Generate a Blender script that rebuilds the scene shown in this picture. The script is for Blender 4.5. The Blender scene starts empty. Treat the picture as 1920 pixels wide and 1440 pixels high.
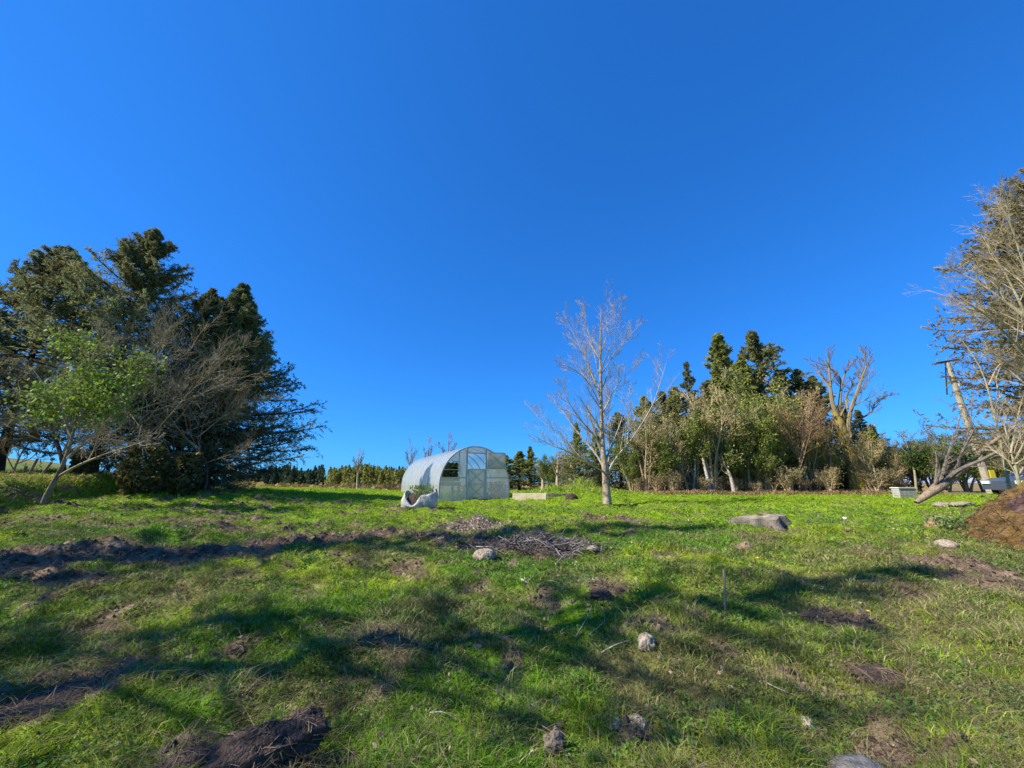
import bpy, math, random
import numpy as np
SC = bpy.context.scene
COL = SC.collection
R = math.radians
RNG = np.random.default_rng(7)

# ------------------------------------------------------------------ camera, sky, sun, exposure
PITCH = R(14.4); EYE = 1.5; F = 720.0
cam = bpy.data.cameras.new('camera'); camo = bpy.data.objects.new('camera', cam); COL.objects.link(camo)
cam.sensor_width = 36; cam.lens = 13.5; cam.clip_start = .05; cam.clip_end = 5000
camo.location = (0, 0, EYE); camo.rotation_euler = (R(90)+PITCH, 0, 0)
SC.camera = camo
SUN_EL, SUN_DIR = 42, 16            # elevation; light travels this many degrees from +x towards +y
w = bpy.data.worlds.new("World"); SC.world = w; w.use_nodes = True
n = w.node_tree.nodes; l = w.node_tree.links
sky = n.new('ShaderNodeTexSky'); sky.sky_type = 'NISHITA'; sky.sun_disc = False
sky.sun_elevation = R(SUN_EL); sky.sun_rotation = R(270-SUN_DIR)
sky.air_density = 1.0; sky.dust_density = .2; sky.ozone_density = 4
sep = n.new('ShaderNodeSeparateColor'); comb = n.new('ShaderNodeCombineColor')
l.new(sky.outputs[0], sep.inputs[0])
for i, (pw, k) in enumerate(((.9, .126), (.75, .445), (.7, .94))):     # a deep polarised blue
    a = n.new('ShaderNodeMath'); a.operation = 'MULTIPLY'; a.inputs[1].default_value = .1
    b = n.new('ShaderNodeMath'); b.operation = 'POWER'; b.inputs[1].default_value = pw
    c = n.new('ShaderNodeMath'); c.operation = 'MULTIPLY'; c.inputs[1].default_value = k*10
    l.new(sep.outputs[i], a.inputs[0]); l.new(a.outputs[0], b.inputs[0]); l.new(b.outputs[0], c.inputs[0])
    last = c
    if True:            # whiter glow added to the brightest sky, mostly out of frame, to lift shadow fill
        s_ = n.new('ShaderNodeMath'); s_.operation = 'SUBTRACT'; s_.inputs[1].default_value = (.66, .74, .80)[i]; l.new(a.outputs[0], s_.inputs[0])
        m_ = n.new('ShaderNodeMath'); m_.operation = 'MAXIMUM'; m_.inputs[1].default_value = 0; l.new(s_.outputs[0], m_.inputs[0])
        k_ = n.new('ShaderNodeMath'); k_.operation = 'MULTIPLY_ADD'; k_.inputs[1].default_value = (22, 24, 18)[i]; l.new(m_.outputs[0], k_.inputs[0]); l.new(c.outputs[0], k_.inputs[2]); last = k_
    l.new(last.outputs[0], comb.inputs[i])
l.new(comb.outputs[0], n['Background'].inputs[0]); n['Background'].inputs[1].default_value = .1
sun = bpy.data.lights.new('sun', 'SUN'); suno = bpy.data.objects.new('sun', sun); COL.objects.link(suno)
sun.energy = 4.6; sun.angle = R(.53); sun.color = (1, .93, .82)
from mathutils import Vector
sd = Vector((math.cos(R(SUN_EL))*math.cos(R(SUN_DIR)), math.cos(R(SUN_EL))*math.sin(R(SUN_DIR)), -math.sin(R(SUN_EL))))
suno.rotation_euler = sd.to_track_quat('-Z', 'Y').to_euler()
SC.view_settings.view_transform = 'Standard'; SC.view_settings.look = 'None'
SC.view_settings.exposure = 0.84; SC.view_settings.gamma = 1
SC.cycles.max_bounces = 5; SC.cycles.diffuse_bounces = 2; SC.cycles.glossy_bounces = 2
SC.cycles.transparent_max_bounces = 10; SC.cycles.transmission_bounces = 3

# ------------------------------------------------------------------ numpy helpers
def hsh(ix, iy, seed):
    h = (ix.astype(np.int64)*374761393 + iy.astype(np.int64)*668265263 + seed*974711) & 0xffffffff
    h = ((h ^ (h >> 13))*1274126177) & 0xffffffff
    return ((h ^ (h >> 16)) & 0xffff)/65535.0
def vnoise(x, y, s=0):
    x = np.asarray(x, float); y = np.asarray(y, float)
    ix = np.floor(x); iy = np.floor(y); fx = x-ix; fy = y-iy
    fx = fx*fx*(3-2*fx); fy = fy*fy*(3-2*fy)
    a = hsh(ix, iy, s); b = hsh(ix+1, iy, s); c = hsh(ix, iy+1, s); d = hsh(ix+1, iy+1, s)
    return (a*(1-fx)+b*fx)*(1-fy)+(c*(1-fx)+d*fx)*fy
def fbm(x, y, s=0, o=4):
    t = 0; a = .5; q = 0
    x = np.asarray(x, float); y = np.asarray(y, float)
    for k in range(o):
        t = t+a*vnoise(x, y, s+k*17); q += a; a *= .5; x = x*2.03+5.1; y = y*2.03+1.7
    return t/q
def sst(a, b, x):
    t = np.clip((x-a)/(b-a), 0, 1); return t*t*(3-2*t)
def mixc(a, b, t):
    t = np.asarray(t)[..., None]; return np.asarray(a)*(1-t)+np.asarray(b)*t

# pixel of the 1920x1440 photograph -> direction / point at forward distance Y
CP, SP = math.cos(PITCH), math.sin(PITCH)
def ray(px, py):
    u = (px-960)/F; v = (720-py)/F
    return np.array([u, CP-v*SP, SP+v*CP])
def P(px, py, Y):
    d = ray(px, py); return np.array([0, 0, EYE])+d*(Y/d[1])

# ------------------------------------------------------------------ terrain
def bankx(y):
    return np.interp(y, [0, 6, 8.5, 11, 13, 15, 17, 40], [-9.8, -10.4, -11.0, -11.6, -12.2, -12.6, -14, -40])
def gz0(x, y):
    x = np.asarray(x, float); y = np.asarray(y, float)
    yy = np.maximum(y, 0)
    D = .60+.9/(1+(yy/7.0)**2.5)
    z = EYE-D
    z = z+.40*sst(-3, -13, x)*sst(4, 12, y)*(1-sst(20, 34, y))       # the field rises to the left
    k = sst(.1, -.75, x-bankx(y))*sst(2, 6, y)*(1-sst(16, 20, y))
    z = z+.56*k
    # ground runs down beyond the crest, then hills
    z = z-1.6*sst(26, 90, y)
    r = np.hypot(x, y)
    z = z+sst(25, 130, r)*sst(-.55, -1.3, x/np.maximum(y, 1))*6.5     # hill at the far left
    z = z+sst(110, 420, y)*1.5
    z = z+.42*np.exp(-((x-3.3)/2.3)**2-((y-20.5)/1.6)**2)             # grassy heap beyond the bare tree
    z = z+.10*np.exp(-((x+9.6)/1.6)**2-((y-13.6)/1.3)**2)
    return z
def G(px, py, f=gz0):
    d = ray(px, py); t = np.geomspace(1.2, 400, 1600)
    p = np.array([0, 0, EYE])[None]+d[None]*t[:, None]
    below = p[:, 2] < f(p[:, 0], p[:, 1])
    i = int(np.argmax(below)) if below.any() else len(t)-1
    if i == 0: return p[0]
    a, b = t[i-1], t[i]
    for _ in range(14):
        m = (a+b)/2; q = np.array([0, 0, EYE])+d*m
        if q[2] < f(q[0], q[1]): b = m
        else: a = m
    return np.array([0, 0, EYE])+d*b

MUD_PX = [(40,1060,170,36,1.0),(300,1040,150,18,.9),(150,1092,120,14,.7),(560,1012,120,12,.95),(730,1000,80,9,.85),(640,1022,70,7,.6),
 (70,1325,120,45,1.0),(150,1290,60,22,.8),(440,1400,150,38,1.0),(240,1255,45,14,.7),(440,1218,22,14,.9),
 (965,1020,120,20,1.0),(885,988,45,8,.8),(1137,1112,42,14,.9),(1575,1160,75,18,.95),(1650,1262,60,20,1.0),(1640,1385,95,32,.95),
 (1480,1262,30,16,.5),(1710,1110,70,16,.75),(1790,1055,60,22,.7),(1160,976,60,5,.8),(1180,1352,50,22,.9),(1385,1022,25,6,.7),
 (1215,1190,70,22,.45),(1500,1375,50,25,.5),(1300,1040,30,6,.4),(900,1185,70,12,.4),(330,975,60,5,.7),(420,960,70,4,.6),(200,988,50,5,.5),
 (1850,1090,60,22,.6),(1560,1030,70,6,.35),(690,1180,40,12,.4),(1050,1420,35,22,.6),(820,1010,60,8,.7),(480,1030,60,10,.8)]
MUD = []
for px, py, hx, hy, s in MUD_PX:
    c = G(px, py); a = G(px, py-hy); b = G(px, py+hy); e = G(px+hx, py)
    MUD.append((c[0], c[1], abs(e[0]-c[0]), max(.5*np.hypot(a[0]-b[0], a[1]-b[1]), .05), s, math.atan2(c[0], c[1])))
def mud(x, y):
    x = np.asarray(x, float); y = np.asarray(y, float)
    m = np.zeros(np.broadcast(x, y).shape)
    nz = fbm(x*1.7, y*1.7, 3, 4)-.5; nf = fbm(x*6, y*6, 31, 2)-.5
    for cx, cy, rx, ry, s, th in MUD:
        sel = (np.abs(x-cx) < 2.2*(rx+ry)) & (np.abs(y-cy) < 2.2*(rx+ry))
        if not sel.any(): continue
        dx = x-cx; dy = y-cy
        # the long axis lies across the line of sight
        ux, uy = math.cos(th)*.0+1, 0
        dd = np.sqrt((dx/rx)**2+(dy/ry)**2)+nz*1.1+nf*.6
        m = np.maximum(m, s*(1-sst(.6, 1.15, dd)))
    sp = sst(.60, .70, fbm(x*2.6, y*3.4, 77, 3))*sst(-1, -4, x)*sst(7, 8.5, y)*(1-sst(13, 16, y))*.75
    sp2 = sst(.66, .74, fbm(x*2.2, y*2.2, 91, 3))*.55*(1-sst(14, 18, y))
    litter = sst(2, 7, x)*sst(20.5, 23.5, y+.8*(fbm(x, y, 5)-.5)*2)*(1-sst(34, 44, y))
    return np.clip(np.maximum(np.maximum(m, sp), np.maximum(sp2, litter*.8)), 0, 1)
def gz(x, y, m=None):
    x = np.asarray(x, float); y = np.asarray(y, float)
    z = gz0(x, y)
    if m is None: m = mud(x, y)
    r = np.hypot(x, y); near = 1-sst(24, 60, r)
    z = z+near*((fbm(x*.75, y*.75, 11, 3)-.5)*.26+(fbm(x*2.6, y*2.6, 12, 3)-.5)*.17)
    z = z+near*m*((np.abs(fbm(x*3.2, y*3.2, 13, 3)-.5)*.46)-.05+(fbm(x*11, y*11, 14, 2)-.5)*.06)
    return z
def ZG(x, y): return float(gz(np.array([x]), np.array([y]))[0])
def GP(px, py):
    p = G(px, py, lambda a, b: gz(np.atleast_1d(a), np.atleast_1d(b)) if np.ndim(a) else ZG(a, b)); return p

# ------------------------------------------------------------------ materials
def mat(name, c1=(.2,.2,.2), c2=None, scale=4., rough=.85, bump=0., bscale=None, attr=False, transl=0., spec=.3, detail=6, metal=0., amt=.25):
    m = bpy.data.materials.new(name); m.use_nodes = True; N = m.node_tree.nodes; L = m.node_tree.links
    b = N['Principled BSDF']; b.inputs['Roughness'].default_value = rough; b.inputs['Specular IOR Level'].default_value = spec
    b.inputs['Metallic'].default_value = metal
    tc = N.new('ShaderNodeTexCoord'); nz = N.new('ShaderNodeTexNoise'); nz.inputs['Scale'].default_value = scale; nz.inputs['Detail'].default_value = detail
    L.new(tc.outputs['Object'], nz.inputs['Vector'])
    mx = N.new('ShaderNodeMix'); mx.data_type = 'RGBA'
    if attr:
        at = N.new('ShaderNodeAttribute'); at.attribute_name = 'Col'
        mx.blend_type = 'MULTIPLY'; mx.inputs[0].default_value = 1
        mr = N.new('ShaderNodeMapRange'); mr.inputs[1].default_value = .3; mr.inputs[2].default_value = .7; mr.inputs[3].default_value = 1-amt; mr.inputs[4].default_value = 1+amt
        L.new(nz.outputs[0], mr.inputs[0]); L.new(at.outputs['Color'], mx.inputs[6]); L.new(mr.outputs[0], mx.inputs[7])
    else:
        mr = N.new('ShaderNodeMapRange'); mr.inputs[1].default_value = .35; mr.inputs[2].default_value = .65
        L.new(nz.outputs[0], mr.inputs[0]); L.new(mr.outputs[0], mx.inputs[0])
        mx.inputs[6].default_value = (*c1, 1); mx.inputs[7].default_value = (*(c2 or [x*.6 for x in c1]), 1)
    L.new(mx.outputs[2], b.inputs['Base Color'])
    if bump:
        n2 = N.new('ShaderNodeTexNoise'); n2.inputs['Scale'].default_value = bscale or scale*3; n2.inputs['Detail'].default_value = 6
        L.new(tc.outputs['Object'], n2.inputs['Vector'])
        bp = N.new('ShaderNodeBump'); bp.inputs['Strength'].default_value = bump; bp.inputs['Distance'].default_value = .05
        L.new(n2.outputs[0], bp.inputs['Height']); L.new(bp.outputs[0], b.inputs['Normal'])
    if transl:
        tr = N.new('ShaderNodeBsdfTranslucent'); ms = N.new('ShaderNodeMixShader'); ms.inputs[0].default_value = transl
        L.new(mx.outputs[2], tr.inputs[0]); L.new(b.outputs[0], ms.inputs[1]); L.new(tr.outputs[0], ms.inputs[2])
        L.new(ms.outputs[0], N['Material Output'].inputs[0])
    return m
M_ground = mat('ground_soil_and_grass', attr=True, scale=9, rough=1, bump=.9, bscale=14, spec=.1, amt=.5)
M_grass = mat('grass_blades', attr=True, scale=3, rough=.6, transl=.35, spec=.12, amt=.15)
M_leaf = mat('leaf_green', attr=True, scale=2, rough=.55, transl=.3, spec=.15, amt=.2)
M_needle = mat('conifer_needles', attr=True, scale=1.2, rough=.6, transl=.36, spec=.12, amt=.25)
M_bark = mat('grey_brown_bark', (.20,.165,.125), (.11,.09,.065), 9, .95, .7)
M_barkpale = mat('pale_grey_bark', (.50,.44,.36), (.34,.29,.23), 7, .9, .5)
M_barkbirch = mat('silvery_tan_bark', (.46,.37,.26), (.22,.16,.10), 5, .85, .6)
M_twigbirch = mat('pale_tan_grey_twigs', (.46,.39,.25), (.32,.26,.16), 5, .9)
M_barkolive = mat('olive_lichen_bark', (.33,.31,.17), (.22,.18,.11), 5, .95, .5)
M_barkmoss = mat('yellow_moss_bark', (.46,.34,.04), (.15,.12,.08), 1.1, 1, .6)
M_barkdark = mat('dark_conifer_bark', (.10,.075,.055), (.05,.04,.03), 6, 1, .8)
M_barkred = mat('orange_brown_bark', (.36,.20,.10), (.22,.12,.07), 5, .95, .5)
M_stone = mat('weathered_stone', (.44,.37,.28), (.20,.15,.10), 40, .9, .5, 60)
M_stonegrey = mat('grey_stone', (.27,.25,.21), (.14,.13,.11), 35, .9, .5, 60)
M_peat = mat('dark_peaty_soil', (.13,.09,.065), (.05,.035,.028), 45, 1, .8, 70)
M_mound = mat('mossy_earth', (.15,.085,.06), (.26,.15,.035), 2.2, 1, 1.0, 9)
M_wood = mat('new_sawn_timber', (.80,.66,.42), (.66,.52,.32), 3, .8, .3)
M_woodold = mat('weathered_timber', (.24,.20,.13), (.15,.12,.08), 4, .9, .5)
M_woodgrey = mat('grey_timber', (.36,.34,.31), (.22,.21,.19), 6, .9, .5)
M_endgrain = mat('cut_wood_face', (.36,.30,.21), (.17,.14,.11), 6, .9, .5)
M_alu = mat('grey_steel_frame', (.50,.52,.50), (.40,.42,.40), 5, .45, spec=.5, metal=.35)
M_white = mat('white_paint', (.78,.76,.70), (.62,.60,.54), 6, .6)
M_bag = mat('white_woven_plastic', (.62,.61,.57), (.40,.40,.36), 5, .6, .4, transl=.2)
M_dark = mat('black_plastic', (.015,.015,.017), (.03,.03,.03), 6, .5)
M_yellow = mat('yellow_sign_paint', (.85,.70,.02), (.75,.6,.02), 6, .5)
M_petal = mat('yellow_petals', (.9,.68,.01), (.85,.6,.01), 20, .6)
M_concrete = mat('pale_grey_concrete', (.44,.42,.36), (.30,.28,.24), 7, .9, .4)
M_car = mat('silver_blue_car_paint', (.10,.13,.17), (.10,.13,.17), 1, .3, spec=.6, metal=.5)
M_glassdark = mat('dark_car_glass', (.02,.03,.04), (.02,.03,.04), 1, .05, spec=.8)
M_tyre = mat('tyre_rubber', (.02,.02,.02), (.03,.03,.03), 6, .9)
def polycarb(name, col, alpha, rough):
    m = bpy.data.materials.new(name); m.use_nodes = True; N = m.node_tree.nodes; L = m.node_tree.links
    b = N['Principled BSDF']; b.inputs['Base Color'].default_value = (*col, 1); b.inputs['Roughness'].default_value = rough
    b.inputs['Specular IOR Level'].default_value = .8
    tc = N.new('ShaderNodeTexCoord'); nz = N.new('ShaderNodeTexNoise'); nz.inputs['Scale'].default_value = 1.6
    L.new(tc.outputs['Object'], nz.inputs['Vector'])
    mr = N.new('ShaderNodeMapRange'); mr.inputs[3].default_value = alpha-.12; mr.inputs[4].default_value = alpha+.12
    L.new(nz.outputs[0], mr.inputs[0])
    tl = N.new('ShaderNodeBsdfTranslucent'); tl.inputs[0].default_value = (*col, 1)
    tp = N.new('ShaderNodeBsdfTransparent'); tp.inputs[0].default_value = (.92, .95, .97, 1)
    m1 = N.new('ShaderNodeMixShader'); m1.inputs[0].default_value = .35; m2 = N.new('ShaderNodeMixShader')
    L.new(b.outputs[0], m1.inputs[1]); L.new(tl.outputs[0], m1.inputs[2])
    L.new(mr.outputs[0], m2.inputs[0]); L.new(m1.outputs[0], m2.inputs[1]); L.new(tp.outputs[0], m2.inputs[2])
    L.new(m2.outputs[0], N['Material Output'].inputs[0])
    return m
M_poly = polycarb('twinwall_polycarbonate', (.80,.83,.80), .46, .14)
M_polyfront = polycarb('milky_polycarbonate', (.88,.78,.60), .32, .3)

# ------------------------------------------------------------------ object builders
def mesh(name, V, Fc, cols=None, smooth=False):
    V = np.asarray(V, np.float32); Fc = np.asarray(Fc, np.int32)
    me = bpy.data.meshes.new(name); k = Fc.shape[1]; nf = len(Fc)
    me.vertices.add(len(V)); me.vertices.foreach_set('co', V.ravel())
    me.loops.add(nf*k); me.loops.foreach_set('vertex_index', Fc.ravel())
    me.polygons.add(nf); me.polygons.foreach_set('loop_start', np.arange(0, nf*k, k, dtype=np.int32))
    me.polygons.foreach_set('loop_total', np.full(nf, k, np.int32))
    me.polygons.foreach_set('use_smooth', np.full(nf, smooth, bool))
    me.update(calc_edges=True)
    if cols is not None:
        a = me.color_attributes.new('Col', 'FLOAT_COLOR', 'POINT')
        c = np.ones((len(V), 4), np.float32); c[:, :3] = cols; a.data.foreach_set('color', c.ravel())
    return me
def setp(o, label=None, cat=None, group=None, kind=None):
    if label: o['label'] = label
    if cat: o['category'] = cat
    if group: o['group'] = group
    if kind: o['kind'] = kind
    return o
def obj(name, me, m=None, parent=None, loc=None):
    o = bpy.data.objects.new(name, me); COL.objects.link(o)
    if m is not None and me is not None and not me.materials: me.materials.append(m)
    if parent is not None: o.parent = parent
    if loc is not None: o.location = loc
    return o
def thing(name, label, cat, loc=(0,0,0), rz=0, group=None, scale=1):
    o = bpy.data.objects.new(name, None); COL.objects.link(o); o.empty_display_size = .2
    o.location = loc; o.rotation_euler = (0, 0, rz)
    o.scale = (scale,)*3 if np.isscalar(scale) else scale
    return setp(o, label, cat, group)
def copy_tree(o, loc, rz, scale, label, group=None, name=None):
    r = o.copy(); COL.objects.link(r); r.location = loc; r.rotation_euler = (0, 0, rz)
    r.scale = (scale,)*3 if np.isscalar(scale) else scale
    r['label'] = label
    if group: r['group'] = group
    for ch in list(o.children):
        c = ch.copy(); COL.objects.link(c); c.parent = r
        for g in ch.children:
            d = g.copy(); COL.objects.link(d); d.parent = c
    return r
def box(x0, x1, y0, y1, z0, z1):
    V = [(x0,y0,z0),(x1,y0,z0),(x1,y1,z0),(x0,y1,z0),(x0,y0,z1),(x1,y0,z1),(x1,y1,z1),(x0,y1,z1)]
    Q = [(0,3,2,1),(4,5,6,7),(0,1,5,4),(1,2,6,5),(2,3,7,6),(3,0,4,7)]
    return np.array(V, float), np.array(Q)
def join(parts):
    Vs = []; Qs = []; o = 0
    for V, Q in parts:
        Vs.append(np.asarray(V, float)); Qs.append(np.asarray(Q)+o); o += len(V)
    return np.concatenate(Vs), np.concatenate(Qs)
def bar(a, b, r, r2=None, sides=4):
    a = np.asarray(a, float); b = np.asarray(b, float)
    return tubes(np.stack([a, b])[None], np.array([[r, r if r2 is None else r2]]), sides, cap=True)
def tubes(pts, rad, sides, cap=False):
    pts = np.asarray(pts, float); rad = np.asarray(rad, float); N_, n_, _ = pts.shape
    t = np.empty_like(pts); t[:, 1:-1] = pts[:, 2:]-pts[:, :-2]; t[:, 0] = pts[:, 1]-pts[:, 0]; t[:, -1] = pts[:, -1]-pts[:, -2]
    t /= np.linalg.norm(t, axis=2, keepdims=True)+1e-9
    ref = np.where(np.abs(t[:, :1, 2:3]) > .9, np.array([[[1., 0, 0]]]), np.array([[[0, 0, 1.]]]))
    ref = np.broadcast_to(ref, t.shape)
    a = np.cross(t, ref); a /= np.linalg.norm(a, axis=2, keepdims=True)+1e-9; b = np.cross(t, a)
    ang = np.arange(sides)/sides*2*np.pi+(np.pi/4 if sides == 4 else 0)
    V = pts[:, :, None]+rad[:, :, None, None]*(np.cos(ang)[None, None, :, None]*a[:, :, None]+np.sin(ang)[None, None, :, None]*b[:, :, None])
    V = V.reshape(-1, 3)
    i = np.arange(N_)[:, None, None]*n_*sides+np.arange(n_-1)[None, :, None]*sides
    s = np.arange(sides)[None, None]; s2 = (s+1) % sides
    Q = np.stack([i+s, i+s2, i+s2+sides, i+s+sides], -1).reshape(-1, 4)
    if cap:
        ex = []
        for k in range(N_):
            for e in (0, n_-1):
                o = (k*n_+e)*sides
                if sides == 4: ex.append([o, o+1, o+2, o+3])
                else:
                    for q in range(1, sides-1, 2): ex.append([o, o+q, o+q+1, o+min(q+2, sides-1)])
        Q = np.concatenate([Q, np.array(ex)])
    return V, Q
def unit(v): return v/(np.linalg.norm(v, axis=-1, keepdims=True)+1e-9)
def grow(pp, pr, k, lf, ang, t0=.25, t1=.98, n_=4, trop=0., wander=.12, rf=.55, rmin=.003, side_bias=None, lenfun=None, rng=RNG):
    """k children on each parent polyline (N,n,3) with radii (N,n)."""
    N_, m_, _ = pp.shape
    seg = np.linalg.norm(pp[:, 1:]-pp[:, :-1], axis=2); L = seg.sum(1)
    kk = k if np.isscalar(k) else None
    t = (t0+(t1-t0)*((np.arange(k)[None]+rng.random((N_, k)))/k)).ravel()
    idx = np.repeat(np.arange(N_), k)
    f = t*(m_-1); i = np.minimum(f.astype(int), m_-2); fr = (f-i)[:, None]
    p0 = pp[idx, i]*(1-fr)+pp[idx, i+1]*fr; r0 = pr[idx, i]*(1-fr[:, 0])+pr[idx, i+1]*fr[:, 0]
    d0 = unit(pp[idx, i+1]-pp[idx, i])
    rv = unit(rng.normal(size=d0.shape))
    if side_bias is not None: rv = unit(rv*(1-side_bias[0])+np.array(side_bias[1])*side_bias[0]*rng.choice([-1, 1], (len(t), 1)))
    pe = unit(rv-(rv*d0).sum(1, keepdims=True)*d0)
    a = R(1)*(ang[0]+(ang[1]-ang[0])*rng.random(len(t)))[:, None]
    d = unit(d0*np.cos(a)+pe*np.sin(a)+np.array([0, 0, trop*.5]))
    ln = L[idx]*(lf[0]+(lf[1]-lf[0])*rng.random(len(t)))*(1.15-.7*t)
    if lenfun is not None: ln = lenfun(ln, t, p0)
    pts = np.empty((len(t), n_, 3)); pts[:, 0] = p0
    for s in range(1, n_):
        d = unit(d+rng.normal(size=d.shape)*wander+np.array([0, 0, trop])/n_)
        pts[:, s] = pts[:, s-1]+d*(ln/(n_-1))[:, None]
    r1 = np.maximum(r0*rf, rmin)
    rad = r1[:, None]*(1-.75*np.linspace(0, 1, n_))[None]; rad = np.maximum(rad, rmin*.6)
    return pts, rad
def resample(poly, radii, n_):
    poly = np.asarray(poly, float); s = np.r_[0, np.cumsum(np.linalg.norm(poly[1:]-poly[:-1], axis=1))]
    u = np.linspace(0, s[-1], n_)
    out = np.stack([np.interp(u, s, poly[:, i]) for i in range(3)], 1)
    # soften the corners
    for _ in range(2): out[1:-1] = .25*out[:-2]+.5*out[1:-1]+.25*out[2:]
    r = np.interp(u, np.linspace(0, s[-1], len(radii)), radii)
    return out, r
def leaves(centres, size, dirs=None, aspect=.5, n_per=1, spread=0., rng=RNG, flat=0.):
    """diamond leaf quads"""
    c = np.repeat(centres, n_per, 0)
    if spread: c = c+rng.normal(size=c.shape)*spread
    N_ = len(c); d = unit(rng.normal(size=(N_, 3))) if dirs is None else unit(np.repeat(dirs, n_per, 0)+rng.normal(size=(N_, 3))*.45)
    q = rng.normal(size=(N_, 3))
    if flat: q = q*np.array([1, 1, 1-flat])
    s = unit(np.cross(d, q)); sz = (size*(.6+.8*rng.random(N_)))[:, None] if np.isscalar(size) else size[:, None]
    V = np.stack([c-d*sz*.5, c+s*sz*aspect*.5, c+d*sz*.5, c-s*sz*aspect*.5], 1).reshape(-1, 3)
    Q = np.arange(N_*4).reshape(-1, 4)
    return V, Q
def lump_mesh(name, sx, sy, sz, amp=.25, seed=0, sub=24, freq=1.6, flat=.35, m=None, smooth=True, cols=None, fine=.0):
    nu, nv = sub*2, sub
    th = np.arange(nu)/nu*2*np.pi; ph = np.linspace(-np.pi/2, np.pi/2, nv)
    T, Ph = np.meshgrid(th, ph)
    x = np.cos(T)*np.cos(Ph); y = np.sin(T)*np.cos(Ph); z = np.sin(Ph)
    def n3(f, s): return (fbm(x*f+s, y*f+z*f*.7, s, 3)+fbm(y*f-s, z*f+x*f*.6, s+5, 3))/2-.5
    k = 1+amp*2*n3(freq, seed+3)+fine*2*n3(freq*4, seed+9)
    x = x*k*sx; y = y*k*sy; z = z*k*sz
    z = np.where(z < -flat*sz, -flat*sz, z)
    V = np.stack([x, y, z], -1).reshape(-1, 3)
    i, j = np.meshgrid(np.arange(nv-1), np.arange(nu), indexing='ij'); j2 = (j+1) % nu
    Q = np.stack([i*nu+j, i*nu+j2, (i+1)*nu+j2, (i+1)*nu+j], -1).reshape(-1, 4)
    me = mesh(name, V, Q, cols, smooth)
    if m: me.materials.append(m)
    return me

# ------------------------------------------------------------------ ground
def axis(lo, hi, step, far, ratio=1.09):
    c = list(np.arange(lo, hi+1e-6, step)); s = step; v = hi
    while v < far: s *= ratio; v += s; c.append(v)
    s = step; v = lo
    while v > -far: s *= ratio; v -= s; c.insert(0, v)
    return np.array(c)
gx = axis(-13.5, 11, .06, 2500, 1.07); gy = axis(1.6, 15, .055, 2500, 1.07)
X, Y = np.meshgrid(gx, gy); MU = mud(X, Y); Z = gz(X, Y, MU)
def grass_col(x, y):
    a = fbm(x*.5, y*.5, 41, 4); b = fbm(x*2.2, y*2.2, 43, 3); 
    c = mixc((.14,.29,.016), (.29,.39,.022), sst(.35, .65, a))
    c = mixc(c, (.25,.25,.06), sst(.48, .68, b)*.65)
    c = mixc(c, (.24,.19,.09), sst(.54, .70, fbm(x*1.1+9, y*1.6, 45, 3))*(1-sst(7, 11, y))*.7)
    c = mixc(c, (.06,.16,.02), sst(.55, .70, fbm(x*1.4+2, y*1.4+7, 46, 3))*(1-sst(7, 11, y))*.6)
    c = mixc(c, (.36,.31,.12), sst(2.0, 6, x)*(1-sst(5, 9, y))*sst(.30, .6, b)*.6)
    c = mixc(c, (.30,.46,.015), sst(7.5, 11, y)*.7)
    return c
gc = grass_col(X, Y)*.55
soil = mixc((.09,.058,.042), (.22,.155,.10), sst(.35, .65, fbm(X*5, Y*5, 51, 3)))
soil = mixc(soil, (.24,.17,.11), sst(.5, .7, fbm(X*2.3, Y*2.3, 52, 2))*.5*sst(-6, 0, X))
gc = mixc(gc, soil, sst(.25, .7, MU))
bk = sst(0, -1.0, X-bankx(Y))*sst(2, 6, Y)*(1-sst(30, 45, Y))
gc = mixc(gc, mixc((.27,.25,.05), (.36,.25,.09), sst(.4, .6, fbm(X*.9, Y*.9, 53, 3))), bk*.75)
heath = mixc((.22,.14,.085), (.34,.22,.05), sst(.45, .62, fbm(X*.06, Y*.10, 54, 3)))
fa = sst(30, 48, Y)*(1-sst(1500, 2000, Y))
gc = mixc(gc, heath, fa*.85)
hillg = mixc((.12,.16,.03), (.20,.17,.06), sst(.4, .6, fbm(X*.05, Y*.05, 55, 3)))
gc = mixc(gc, hillg, sst(-.75, -.9, X/np.maximum(Y, 1))*sst(24, 34, np.hypot(X, Y)))
ny, nx = X.shape
i, j = np.meshgrid(np.arange(ny-1), np.arange(nx-1), indexing='ij')
Q = np.stack([i*nx+j, i*nx+j+1, (i+1)*nx+j+1, (i+1)*nx+j], -1).reshape(-1, 4)
g = obj('ground', mesh('ground', np.stack([X, Y, Z], -1).reshape(-1, 3), Q, gc.reshape(-1, 3), True), M_ground); setp(g, kind='structure')

# ------------------------------------------------------------------ grass
def blade_mesh(name, x, y, h, wd, lean, cols, curl=.6):
    N_ = len(x); z = gz(x, y)-.01
    az = RNG.random(N_)*2*np.pi; la = RNG.random(N_)*2*np.pi
    sx = np.cos(az)*wd*.5; sy = np.sin(az)*wd*.5
    lx = np.cos(la)*lean*h; ly = np.sin(la)*lean*h
    b = np.stack([x, y, z], -1); s = np.stack([sx, sy, 0*sx], -1)
    mid = b+np.stack([lx*.35, ly*.35, h*.6], -1); tip = b+np.stack([lx, ly, h*(1-.35*np.minimum(lean, 1.6)*curl)], -1)
    V = np.stack([b-s, b+s, mid+s*.8, mid-s*.8, tip+s*.15, tip-s*.15], 1).reshape(-1, 3)
    o = np.arange(N_)[:, None]*6
    Q = np.concatenate([o+np.array([[0, 1, 2, 3]]), o+np.array([[3, 2, 4, 5]])])
    return mesh(name, V, Q, np.repeat(cols, 6, 0))
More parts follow.
